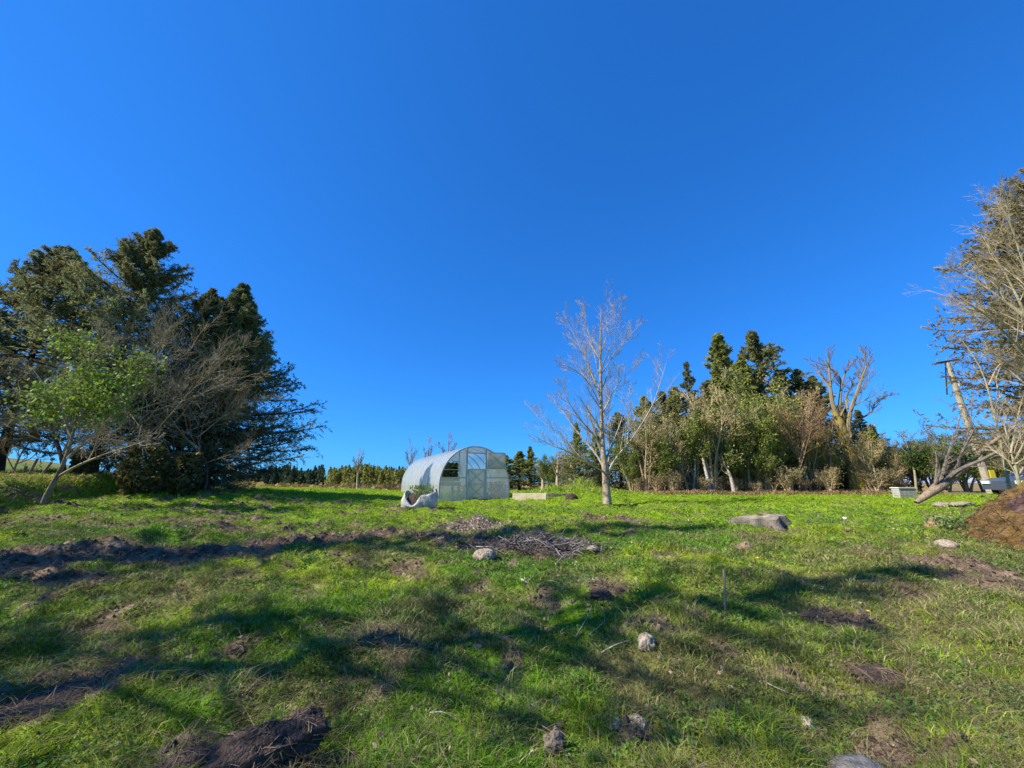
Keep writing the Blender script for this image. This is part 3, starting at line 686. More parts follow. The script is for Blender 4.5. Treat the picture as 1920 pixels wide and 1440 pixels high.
protos = [shrub_proto(4.8, 1.15, 8, 61, M_barkpale, M_twigolive, 'x', leafy=(9000,.09,(.15,.19,.035),(.40,.42,.10))),
          shrub_proto(4.6, 1.3, 7, 62, M_barkpale, M_twigtan, 'x', leafy=(2600,.09,(.22,.20,.06),(.46,.40,.16))),
          shrub_proto(3.8, 1.2, 7, 63, M_barkolive, M_twigolive, 'x', leafy=(14000,.10,(.08,.12,.025),(.27,.31,.07)))]
KD = ['olive twiggy shrub at the wood edge', 'pale tan bare shrub at the wood edge', 'dense ivy green shrub at the wood edge']
ORD = 'first second third fourth fifth sixth seventh eighth ninth tenth eleventh twelfth thirteenth fourteenth fifteenth sixteenth seventeenth eighteenth nineteenth twentieth'.split()
rs = random.Random(5); used = set(); cnt = [0, 0, 0]
sh = [(1030,2,.55,30),(1060,1,.6,31),(1185,2,.62,25),(1212,1,.85,24.5),(1245,2,.7,24.6),(1272,1,.95,24.5),(1302,2,1.2,24.8),(1335,1,1.15,24.5),(1368,2,1.1,24.9),(1398,2,1.15,25),
      (1432,2,1.1,24.5),(1462,0,1.15,25),(1492,2,.9,25.2),(1520,1,1.05,25),(1548,0,.8,25.4),(1572,2,.6,27.5),(1628,1,.8,24.5),(1662,2,.8,26.5),(1688,1,.75,25.5),(1720,2,.75,27),(1748,0,.75,27),(1775,2,.8,27),(1262,1,1.1,27.5),(1425,1,1.15,27),(1500,1,1.2,27.5),(1812,2,.95,27),(1842,0,.8,28),(1872,2,.9,27.5),(1905,0,.9,28),(1940,2,1.0,27)]
sh.sort(key=lambda q: q[0])
for px, kd, s, Y_ in sh:
    x = (px-960)/F/1.035*Y_; z = float(gz0(x, Y_))-.1; cnt[kd] += 1; s *= (.85+.5*rs.random()) if px < 1600 else 1.0
    lb = "%s, %s of its kind from the left" % (KD[kd], ORD[cnt[kd]-1]); gp = 'shrubs along the edge of the wood'
    if kd not in used:
        used.add(kd); t = protos[kd]; t.location = (x, Y_, z); t.scale = (s,)*3; t['label'] = lb; t['group'] = gp
    else: copy_tree(protos[kd], (x, Y_, z), rs.random()*6.28, s*(.92+.16*rs.random()), lb, gp)
pw = shrub_proto(1.5, .9, 9, 64, M_barkolive, M_twigtan, 'low scrubby bush, first of its kind from the left along the wood foot', name='low_bush', leafy=(1500,.08,(.18,.18,.06),(.40,.34,.16)), lv=((7,(.3,.6),(18,48)),(6,(.4,.7),(18,48)),(4,(.4,.7),(18,48))))
pw['group'] = 'low bushes along the wood foot'
for q, px in enumerate([1196,1232,1262,1288,1318,1350,1382,1416,1448,1478,1506,1534,1556,1640,1662,1690]):
    Y_ = 23.6+rs.random()*.9; x = (px-960)/F/1.035*Y_; z = float(gz0(x, Y_))-.05; s = .4+.55*rs.random()
    if q == 0: pw.location = (x, Y_, z); pw.scale = (s, s, s)
    else: copy_tree(pw, (x, Y_, z), rs.random()*6.28, s, 'low scrubby bush, %s of its kind from the left along the wood foot' % ORD[q])
# undergrowth shading the foot of the wood
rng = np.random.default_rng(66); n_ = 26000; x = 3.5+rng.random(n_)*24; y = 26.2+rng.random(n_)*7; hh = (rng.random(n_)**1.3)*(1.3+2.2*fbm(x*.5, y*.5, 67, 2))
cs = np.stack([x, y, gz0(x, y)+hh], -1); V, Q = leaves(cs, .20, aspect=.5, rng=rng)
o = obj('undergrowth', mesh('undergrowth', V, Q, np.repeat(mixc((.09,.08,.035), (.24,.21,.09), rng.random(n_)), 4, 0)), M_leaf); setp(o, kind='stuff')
n_ = 9000; x = 5+rng.random(n_)*19; y = 21.8+rng.random(n_)*3.2
o = obj('dry_bracken', blade_mesh('dry_bracken', x, y, .08+.2*rng.random(n_), .035+.02*rng.random(n_), .8+rng.random(n_), mixc((.30,.17,.08), (.42,.32,.16), rng.random(n_))), M_grass); setp(o, kind='stuff')
# slender stems in the wood front
def zw(pts): s = 3.84; return [(1260+a/s, 600+c/s) for a, c in pts]
SG = 'slender pale stems at the edge of the wood'
def stem_tree(label, pts, Y_, r0, m, seed, lv=((5,(.25,.45),(20,45)),(4,(.35,.6),(20,45)),(3,(.4,.7),(20,45)))):
    pts = zw(pts); p0 = P(pts[0][0], pts[0][1], Y_); p0[2] = float(gz0(p0[0], p0[1]))-.1
    bare_tree('bare_sapling', label, 'tree', [([p0]+jit(pts[1:], [Y_+.2*q for q in range(len(pts)-1)]), list(np.linspace(r0, .012, len(pts))))], p0, m, M_twigtan, lv=lv, rmin=.008, seed=seed, t0=.35, group=SG)
stem_tree('whitish straight stem forking low, leftmost of the pale stems under the wood', [(265,1275),(262,1150),(230,1040),(200,900),(170,800)], 23.6, .13, M_barkpale, 71)
stem_tree('pale stem leaning left, right of the whitish straight one', [(450,1240),(425,1130),(390,1050),(330,980)], 23.6, .14, M_barkpale, 72)
stem_tree('tan forked stem at the foot of the wood left of the whitish one', [(115,1265),(105,1180),(70,1080),(40,980)], 23.8, .11, M_barkolive, 73)
stem_tree('leaning tan stem below the reddish foliage', [(1000,1220),(960,1100),(900,960),(800,820)], 24, .10, M_barkolive, 74)
stem_tree('orange brown straight stem left of the mossy tree', [(1140,1200),(1090,980),(1060,800),(1040,640)], 25, .11, M_barkred, 75)
stem_tree('thin bare pole stem leaning left near the right end of the wood', [(1510,1250),(1470,1120),(1430,1000),(1400,900)], 24, .08, M_barkpale, 76)
stem_tree('forked bare stem standing before the tallest narrow conifer', [(770,1230),(760,1000),(740,700),(690,560)], 25.5, .12, M_barkpale, 77)
stem_tree('tall thin tan stem rising left of the russet tree', [(700,1230),(715,1000),(705,800),(690,640)], 24.3, .09, M_barkolive, 78)
stem_tree('thin upright tan stem in the middle of the wood edge', [(560,1235),(545,1050),(560,850),(540,690)], 24.4, .09, M_barkolive, 79)
stem_tree('crooked brown stem right beside the mossy trunk, on its left', [(1120,1215),(1150,1000),(1110,840),(1150,700)], 24.2, .08, M_barkred, 80)
stem_tree('tan stem leaning right below the mossy limbs', [(930,1225),(960,1000),(990,800),(980,600)], 24.6, .10, M_barkolive, 84)
stem_tree('pale thin stem left of the whitish straight one near the lone tree', [(150,1260),(170,1060),(150,900),(165,760)], 24.2, .08, M_barkpale, 85)
# the big mossy tree
YM = 25.0; bm = P(1614, 925, YM); bm[2] = float(gz0(bm[0], bm[1]))-.1
LM = [([bm]+jit(zw([(1320,1090),(1280,950),(1235,820),(1200,700),(1165,640)]), [YM]*5), [.60,.46,.38,.32,.27,.20]),
      limb(zw([(1195,700),(1150,600),(1140,480),(1130,330),(1120,220)]), YM, [.27,.2,.15,.08,.02], .1),
      limb(zw([(1290,960),(1270,800),(1265,700),(1320,560),(1350,470),(1400,330),(1450,230)]), YM, [.28,.24,.2,.17,.13,.09,.03], -1.2),
      limb(zw([(1200,700),(1210,560),(1225,430),(1170,350),(1080,320),(1000,290)]), YM, [.2,.16,.13,.09,.06,.03], .8),
      limb(zw([(1225,470),(1245,380),(1300,310),(1340,270)]), YM+.3, [.12,.09,.06,.02], -.5),
      limb(zw([(1270,800),(1330,720),(1400,690),(1465,650),(1440,590),(1500,560),(1590,540)]), YM, [.14,.12,.1,.08,.06,.04,.02], -1.0),
      limb(zw([(1350,470),(1370,380),(1390,280),(1380,210)]), YM-.8, [.09,.07,.05,.02], .4),
      limb(zw([(1140,480),(1080,420),(1040,350),(1010,320)]), YM, [.10,.07,.05,.02], 1.0),
      limb(zw([(1265,640),(1250,540),(1290,500),(1310,400)]), YM-.3, [.12,.1,.07,.03], .9)]
bare_tree('mossy_tree', 'big half bare tree with a leaning trunk coated in yellow moss', 'tree', LM, bm, M_barkmoss, mat('patchy_moss_limb', (.22,.18,.13), (.24,.19,.09), .8, .95, .5),
   lv=((13,(.16,.34),(25,55)),(8,(.35,.6),(20,50)),(6,(.4,.7),(20,50))), trop=.35, rmin=.007, seed=12, n_=14, t0=.35, lk=.55)
scrub('bare_tree', 'russet twiggy tree left of the big mossy tree', (1500,928), [[(1500,860),(1495,810),(1500,770)],[(1498,850),(1470,800),(1460,770)],[(1498,850),(1530,810),(1540,780)],[(1500,860),(1515,800),(1520,750)]], 23.9, M_barkred, mat('russet_twigs', (.40,.25,.13), (.25,.16,.09), 3, .95), 81, .08, rmin=.009, lv=((12,(.35,.6),(20,50)),(9,(.35,.6),(20,50)),(6,(.4,.7),(20,50))))
t = scrub('bare_tree', 'small bare sapling with a dark ivy clump right of the wood', (1716,918), [[(1715,880),(1705,850),(1695,815)],[(1714,870),(1725,845),(1740,825)],[(1708,855),(1690,840),(1682,830)]], 22, M_barkolive, M_bark, 82, .07, rmin=.008)
ivy(t, np.array(t.location), [(1712,856,22,14,500),(1722,868,22,12,300)], 83, ((.04,.09,.015),(.09,.15,.03)), .16, 'ivy_leaves')

# --- behind the greenhouse
BG = 'dark conifers behind the greenhouse'
for px, py, Y_, s, lb in [(948,850,37,2.4,'rounded dark conifer directly behind the greenhouse vent'),(974,842,38,2.6,'broad dark conifer right of the greenhouse, middle of three'),(996,834,37,1.6,'pointed dark conifer, rightmost of those behind the greenhouse')]:
    t = wood(px, py, Y_, W1, lb, s); t['group'] = BG
def backtree(label, px, pyt, pyb, Y_, m, seed, wd=12, mt=None):
    scrub('bare_tree', label, (px, pyb), [[(px, pyb-.5*(pyb-pyt)), (px+1, pyt+4), (px, pyt)], [(px, pyb-.4*(pyb-pyt)), (px-wd*.6, pyt+.3*(pyb-pyt)), (px-wd, pyt+.15*(pyb-pyt))], [(px, pyb-.45*(pyb-pyt)), (px+wd*.6, pyt+.3*(pyb-pyt)), (px+wd, pyt+.15*(pyb-pyt))]], Y_, mt or m, m, seed, .16, rmin=.018, group='far bare trees behind the greenhouse',
          lv=((7,(.3,.5),(18,42)),(5,(.35,.6),(18,42)),(4,(.4,.7),(18,42))), trop=.3)
M_twigpurple = mat('purplish_twigs', (.30,.24,.24), (.22,.17,.17), 3, .95)
backtree('rounded purplish bare crown showing above the greenhouse roof', 840, 818, 912, 50, M_twigpurple, 91, 16)
backtree('slim purplish bare tree left of the rounded crown above the greenhouse', 802, 828, 912, 52, M_twigpurple, 92, 8)
backtree('faint bare tree above the rear of the greenhouse, leftmost of three', 770, 836, 914, 54, M_twigpurple, 93, 8)
backtree('slender pale bare tree standing before the far plantation', 671, 848, 914, 40, M_twigscrub, 94, 8)
backtree('spindly bare shrub right of the rightmost pointed dark conifer', 1018, 868, 920, 30, M_twigtan, 95, 14)
backtree('pale upright bare shrub at the left end of the wood', 1045, 852, 920, 29, M_twigtan, 96, 16)
backtree('tan bare shrub left of the foot of the small dark conifer', 1070, 862, 918, 28, M_twigtan, 97, 12)

# --- far plantations
def far_wood(name, px0, px1, pyt0, pyt1, Y_, n_, colA, colB, seed, dep=25, wf=.46):
    rng = np.random.default_rng(seed); Vs = []; cs = []
    for q in range(n_):
        u = rng.random(); d = Y_+dep*rng.random()**1.5; px = px0+(px1-px0)*u; x = (px-960)/F/1.035*d
        py = np.interp(u, [0, 1], [pyt0, pyt1])+rng.normal()*3.2+4*math.sin(u*9+seed); v = (720-py)/F; H = EYE+(SP+v*CP)/(CP-v*SP)*d
        z0 = float(gz0(x, d)); H = max(H-z0, 2)*(1-.28*rng.random()**2); m = 210; ws = .7+.8*rng.random()
        t = rng.random(m)**1.2; rr = H*wf*.5*ws*(1-t)**.8*(.5+.6*rng.random(m)); th = rng.random(m)*6.28
        Vs.append(np.stack([x+np.cos(th)*rr, d+np.sin(th)*rr, z0+t*H], -1)); cs.append(np.repeat(mixc(colA, colB, np.array([rng.random()])), m, 0)*(.8+.4*rng.random((m, 1))))
    C_ = np.concatenate(Vs); cc = np.concatenate(cs)
    V, Q = leaves(C_, Y_*.0055, np.tile(np.array([[0, 0, -1.]]), (len(C_), 1))+rng.normal(size=C_.shape)*.5, .6, rng=rng)
    o = obj(name, mesh(name, V, Q, np.repeat(cc, 4, 0)), M_needle); setp(o, kind='stuff')
far_wood('far_conifer_wood', 440, 602, 884, 876, 150, 190, (.05,.09,.045), (.10,.14,.06), 101)
far_wood('far_olive_wood', 612, 790, 876, 878, 140, 230, (.22,.24,.05), (.34,.33,.08), 102)
far_wood('far_dark_wood', 640, 830, 874, 880, 190, 120, (.04,.06,.025), (.07,.09,.035), 103)
rng = np.random.default_rng(104); n_ = 9000; y = 60+rng.random(n_)*60; x = -y*(.15+rng.random(n_)*.62); cs = np.stack([x, y, gz0(x, y)+rng.random(n_)**2*1.4], -1)
V, Q = leaves(cs, .8, aspect=.7, rng=rng); pick = sst(.5, .6, fbm(x*.08, y*.08, 105, 2))
o = obj('gorse_scrub', mesh('gorse_scrub', V, Q, np.repeat(mixc((.20,.13,.08), (.38,.26,.05), pick*rng.random(n_)), 4, 0)), M_leaf); setp(o, kind='stuff')

# ------------------------------------------------------------------ big trees at the right edge
pR = conifer_mesh(12.7, 4.4, 111, nb=250, crown0=.10, twigs=30, nq=20, needle=.15, asp=.24, col=(.17,.145,.05), col2=(.44,.36,.16), shape=.45, dead=.18, droop=.2, up=.4, irregular=.3)
conifer('spruce_tree', 'tall brownish conifer filling the right edge of the photo', 21.0, 12.2, pR, .5, 1, 'tall conifers at the right edge', z=float(gz0(21.0, 12.2))-.1)
conifer('spruce_tree', 'taller conifer whose dark tip shows behind the brownish one at the right edge', 25.0, 15.0, pR, 2.4, 1.14, 'tall conifers at the right edge', z=float(gz0(25.0, 15.0))-.1)
def zr(pts): s = 4.236; return [(1640+a/s, 640+c/s) for a, c in pts]
lvR = ((9,(.25,.45),(18,45)),(6,(.35,.6),(18,45)),(5,(.4,.7),(20,50)))
scrub('bare_tree', 'large bare tree whose pale grey twigs hang in front of the right hand conifer', (2010,910),
  [[(1990,800),(1960,700),(1930,600),(1880,500),(1840,440)],[(1960,700),(1900,640),(1850,590),(1800,560)],[(1930,600),(1880,560),(1820,520),(1770,500)],[(1950,660),(1930,540),(1900,430),(1870,370)],[(1975,760),(1940,700),(1900,690),(1860,660)],[(1950,650),(1960,520),(1950,430),(1930,380)]],
  11.5, M_barkolive, M_twigscrub, 121, .10, lv=((13,(.25,.45),(15,42)),(10,(.35,.6),(15,42)),(6,(.4,.7),(15,45))), trop=.15, rmin=.005)
scrub('bare_tree', 'pale slender leaning tree forking beside the utility pole', (1885,905),
  [zr([(975,680),(930,520),(905,350),(850,220),(780,80),(700,0)]),zr([(850,130),(900,60),(980,20)]),zr([(905,350),(980,180),(1100,130),(1180,100)]),zr([(1090,320),(1080,220),(1120,140)]),zr([(1000,450),(960,300),(1000,200)])],
  13.0, M_barkolive, M_twigscrub, 122, .05, trop=.2, lv=((4,(.15,.3),(20,50)),(3,(.35,.6),(20,50)),(3,(.4,.7),(20,50))))
scrub('bare_tree', 'twiggy bare bush rising behind the earth mound at the right edge', (1905,905),
  [[(1900,860),(1890,820),(1880,790)],[(1905,860),(1925,820),(1930,780)],[(1900,870),(1870,850),(1850,835)],[(1905,870),(1950,840),(1960,800)],[(1895,850),(1905,800),(1915,750)]],
  10.5, M_barkolive, M_twigscrub, 123, .05, lv=lvR, trop=.15)
# fallen tree
YF = 12.4; bf = P(1718, 944, YF); bf[2] = ZG(bf[0], bf[1])+.10
LF = [([bf]+jit(zr([(420,1215),(500,1170),(600,1090),(700,1010),(860,850),(1186,640)]), [YF,YF,YF+.1,YF+.2,YF+.3,YF+.6]), [.06,.15,.12,.09,.06,.04,.02]),
      limb(zr([(500,1150),(560,1030),(600,900),(650,700),(690,560)]), YF, [.08,.07,.05,.03,.01], .8),
      limb(zr([(480,1140),(525,1010),(515,960),(490,880)]), YF, [.05,.04,.03,.01], -.5),
      limb(zr([(560,1110),(700,990),(790,985),(870,930),(1010,860),(1186,770)]), YF, [.09,.08,.07,.06,.04,.015], -.9),
      limb(zr([(520,1130),(570,930),(620,800),(630,690)]), YF, [.06,.05,.03,.01], .2),
      limb(zr([(600,1090),(680,900),(760,700),(770,500),(790,340)]), YF, [.05,.04,.03,.02,.008], 1.0),
      limb(zr([(480,1130),(500,900),(440,780),(370,640)]), YF, [.04,.03,.015,.007], .4)]
tF, _, _ = bare_tree('fallen_tree', 'fallen bare tree lying on the grass with its branches fanned up to the right', 'tree', LF, bf, mat('brown_split_bark', (.36,.25,.16), (.20,.14,.09), 7, .95, .7), M_bark,
   lv=((8,(.2,.42),(25,60)),(5,(.35,.6),(25,60)),(3,(.4,.8),(25,60))), trop=.08, rmin=.005, seed=13, n_=12, t0=.25)
ivy(tF, bf, [(1802,850,12.6,14,260)], 131, ((.06,.13,.015),(.12,.2,.03)), .09, 'green_leaves')

# ------------------------------------------------------------------ utility pole
YP = 24.0; pb = P(1853, 905, YP); ptp = P(1776, 680, YP); pb[2] = float(gz0(pb[0], pb[1]))-.1
t = thing('utility_pole', 'leaning wooden utility pole with a short crossarm and a yellow warning plate', 'utility pole', pb)
V, Q = tubes(np.stack([np.zeros(3), ptp-pb])[None], np.array([[.20, .13]]), 10, True); obj('pole', mesh('pole', V, Q, None, False), mat('pole_timber', (.42,.37,.27), (.28,.25,.18), 3, .9, .4), t)
ca = P(1757, 681, YP)-pb; cb_ = P(1796, 675, YP)-pb; V, Q = bar(ca, cb_, .09); obj('crossarm', mesh('crossarm', V, Q), M_dark, t)
for f_ in (.08, .5, .92):
    c = ca+(cb_-ca)*f_; V, Q = tubes(np.array([[c+(0,0,.08), c+(0,0,.14), c+(0,0,.2), c+(0,0,.26)]]), np.array([[.03,.055,.03,.05]]), 8, True); obj('insulator', mesh('insulator', V, Q, None, True), M_stonegrey, t)
c = P(1791, 722, YP)-pb; V, Q = bar(c+(0,-.3,-.12), c+(0,-.3,.12), .11, .11, 8); obj('white_bracket', mesh('white_bracket', V, Q), M_white, t)
V, Q = bar(ptp-pb+(-.2,0,-.3), P(1786, 740, YP)-pb+(-.35,0,0), .035); obj('cable_run', mesh('cable_run', V, Q), M_dark, t)
c = P(1850, 889, YP)-pb; V, Q = box(c[0]-.16, c[0]+.16, -.30, -.27, c[2]-.24, c[2]+.24); obj('warning_plate', mesh('warning_plate', V, Q), M_yellow, t)
# ------------------------------------------------------------------ parked car, mostly hidden behind the mound
def car():
    x0 = 23.0; y0 = 18.6; z0 = float(gz0(x0+2, y0))
    t = thing('parked_car', 'silver blue parked car half hidden behind the earth mound and fallen branches', 'car', (x0, y0, z0))
    prof = [(0,.35),(0.05,.75),(.5,.86),(1.25,.95),(1.95,1.40),(2.6,1.46),(3.4,1.42),(4.1,.98),(4.3,.9),(4.35,.4)]
    V = []; 
    for yy, ins in ((-.85, 0), (-.80, .0), (.80, 0), (.85, 0)):
        for (a, c) in prof:
            k = .16*max(0, c-.9)/.5; V.append((a, yy*(1-k/.85) , c))
    n_ = len(prof); Q = []
    for r_ in range(3):
        for q in range(n_-1): Q.append((r_*n_+q, r_*n_+q+1, (r_+1)*n_+q+1, (r_+1)*n_+q))
    for e in (0, 3):
        o_ = e*n_
        for q in ((0,1,8,9),(1,2,7,8),(2,3,7,7),(3,4,6,7),(4,5,6,6)): 
            Q.append(tuple(o_+v for v in q) if len(set(q)) == 4 else (o_+q[0], o_+q[1], o_+q[2], o_+q[2]))
    import bmesh
    bm_ = bmesh.new(); vs = [bm_.verts.new(v) for v in V]
    for q in Q:
        u_ = list(dict.fromkeys(q))
        try: bm_.faces.new([vs[v] for v in u_])
        except ValueError: pass
    bmesh.ops.recalc_face_normals(bm_, faces=bm_.faces); me = bpy.data.meshes.new('body'); bm_.to_mesh(me); bm_.free()
    obj('body', me, M_car, t)
    def win(name, pts):
        obj(name, mesh(name, np.array(pts), np.array([[0,1,2,3]])), M_glassdark, t)
    win('side_window', [(1.55,-.83,1.0),(2.5,-.83,1.0),(2.5,-.715,1.38),(2.0,-.725,1.34)])
    win('side_window', [(2.58,-.83,1.0),(3.75,-.83,1.0),(3.4,-.725,1.36),(2.58,-.715,1.39)])
    win('windscreen', [(1.30,-.70,.99),(1.30,.70,.99),(1.92,.62,1.395),(1.92,-.62,1.395)])
    for wx in (.85, 3.45):
        for wy in (-.86, .86):
            V2, Q2 = tubes(np.array([[(wx, wy-.1, .32), (wx, wy+.1, .32)]]), np.array([[.32, .32]]), 16, True); wh = obj('wheel', mesh('wheel', V2, Q2), M_tyre, t)
            V2, Q2 = tubes(np.array([[(wx, wy-.11, .32), (wx, wy+.11, .32)]]), np.array([[.18, .18]]), 12, True); obj('rim', mesh('rim', V2, Q2), M_alu, wh)
    for wy in (-.65, .65): V2, Q2 = box(-.02, .12, wy-.16, wy+.16, .62, .76); obj('headlight', mesh('headlight', V2, Q2), M_white, t)
    V2, Q2 = box(1.5, 1.65, -1.02, -.86, .98, 1.12); obj('wing_mirror', mesh('wing_mirror', V2, Q2), M_car, t)
car()
# pale ribbed box
a = P(1690, 936, 17.0); a[2] = ZG(a[0], a[1])
t = thing('planter_box', 'low pale grey slatted box standing on the grass left of the fallen tree', 'box', a)
parts = [box(0, .74, 0, .35, .0+.10*q, .09+.10*q) for q in range(4)]
V, Q = join(parts); obj('slats', mesh('slats', V, Q), M_concrete, t)
V, Q = box(-.03, .77, -.03, .38, .402, .44); obj('lid', mesh('lid', V, Q), M_white, t)
# grey slabs lying between fallen trunk and mound
for (px, py, Y_, L_, rz, lb) in [(1762,930,13.6,1.0,.35,'grey slab leaning against the fallen trunk'),(1798,928,13.2,.9,-.1,'pale grey slab lying between the fallen tree and the mound')]:
    a = P(px, py, Y_); a[2] = ZG(a[0], a[1])+.02
    if py < 920: a[2] = P(px, py, Y_)[2]-.1
    o = obj('stone_slab', lump_mesh('stone_slab', L_*.42, .22, .15, .6, int(px), 20, fine=.2), M_stone, None, a); o.rotation_euler = (.05, -.18, rz); setp(o, lb, 'slab', 'grey slabs near the fallen tree')

# ------------------------------------------------------------------ earth mound on the right
mx, my = 10.2, 6.9; mz = float(gz0(mx, my))
t = thing('earth_mound', 'brown mossy earth mound with a tangle of dead roots at the right edge', 'mound', (mx, my, mz-.1))
nu, nv = 130, 90; th, rr = np.meshgrid(np.linspace(-1, 1, nu), np.linspace(-1, 1, nv)); xx = th*3.1; yy = rr*2.1
hgt = 1.12*(1-sst(.25, 1.0, np.sqrt((xx/3.0)**2+(yy/2.0)**2)))
hgt = hgt*(1+.45*(fbm(xx*1.1+4, yy*1.1, 141, 3)-.5))+(fbm(xx*5, yy*5, 142, 3)-.5)*.22*(hgt > .02)-.03
i, j = np.meshgrid(np.arange(nv-1), np.arange(nu-1), indexing='ij'); Q = np.stack([i*nu+j, i*nu+j+1, (i+1)*nu+j+1, (i+1)*nu+j], -1).reshape(-1, 4)
cb2 = mixc((.065,.038,.034), (.13,.08,.062), sst(.4, .6, fbm(xx*6, yy*6, 143, 2))); cb2 = mixc(cb2, (.14,.085,.016), np.clip(sst(.50, .60, fbm(xx*1.4, yy*1.4, 144, 3)+.04*(xx < -1.2)), 0, 1)*.7); cb2 = mixc(cb2, (.17,.14,.02), sst(1.0, 1.15, hgt)*.6)
obj('soil', mesh('soil', np.stack([xx, yy, hgt], -1).reshape(-1, 3), Q, cb2.reshape(-1, 3), True), M_ground, t)
def mh(x, y): return float(np.interp(0, [0], [0])) if False else 1.12*(1-sst(.25, 1., np.sqrt((x/3.0)**2+(y/2.0)**2)))
rng = np.random.default_rng(145); n_ = 3200; a_ = rng.random(n_)*6.28; q_ = np.sqrt(rng.random(n_))*.95; x = np.cos(a_)*q_*3; y = np.sin(a_)*q_*2
z = mh(x, y); d = unit(rng.normal(size=(n_, 3))*np.array([1, .7, .45])+np.array([0, -.2, -.1])); ln = .06+.22*rng.random(n_)
p0 = np.stack([x, y, z+.02], -1); pts = np.stack([p0, p0+d*ln[:, None]*.5+rng.normal(size=(n_, 3))*.02, p0+d*ln[:, None]], 1)
V, Q = tubes(pts, np.tile([[.005,.004,.002]], (n_, 1)), 3)
cc = mixc((.06,.035,.025), (.17,.10,.035), rng.random(n_)); cc = mixc(cc, (.17,.125,.115), (rng.random(n_) < .4)*1.)
obj('dead_roots', mesh('dead_roots', V, Q, np.repeat(cc, 9, 0)), M_leaf, t)
# weeds at the mound's foot
def leafy_clump(label, px, py, w_, n_, col, seed, size=.05, name='weed_clump', hz=.12):
    rng = np.random.default_rng(seed); c = GP(px, py); r = w_*c[1]/F
    cs = np.stack([rng.normal(size=n_)*r*.5, rng.normal(size=n_)*r*.35, rng.random(n_)*hz], -1); cs[:, 2] += gz(cs[:, 0]+c[0], cs[:, 1]+c[1])-c[2]
    V, Q = leaves(cs, size, aspect=.6, rng=rng); o = obj(name, mesh(name, V, Q, np.repeat(mixc(col[0], col[1], rng.random(n_)), 4, 0)), M_leaf, None, c); setp(o, label, 'plant'); return o
leafy_clump('leafy green weeds at the left foot of the earth mound', 1830, 1000, 60, 1400, ((.09,.17,.03),(.26,.32,.10)), 151, .07, hz=.25)
leafy_clump('pale dried weed clump beside the two stones left of the mound', 1757, 985, 9, 1100, ((.24,.17,.11),(.48,.42,.26)), 152, .06, hz=.18)

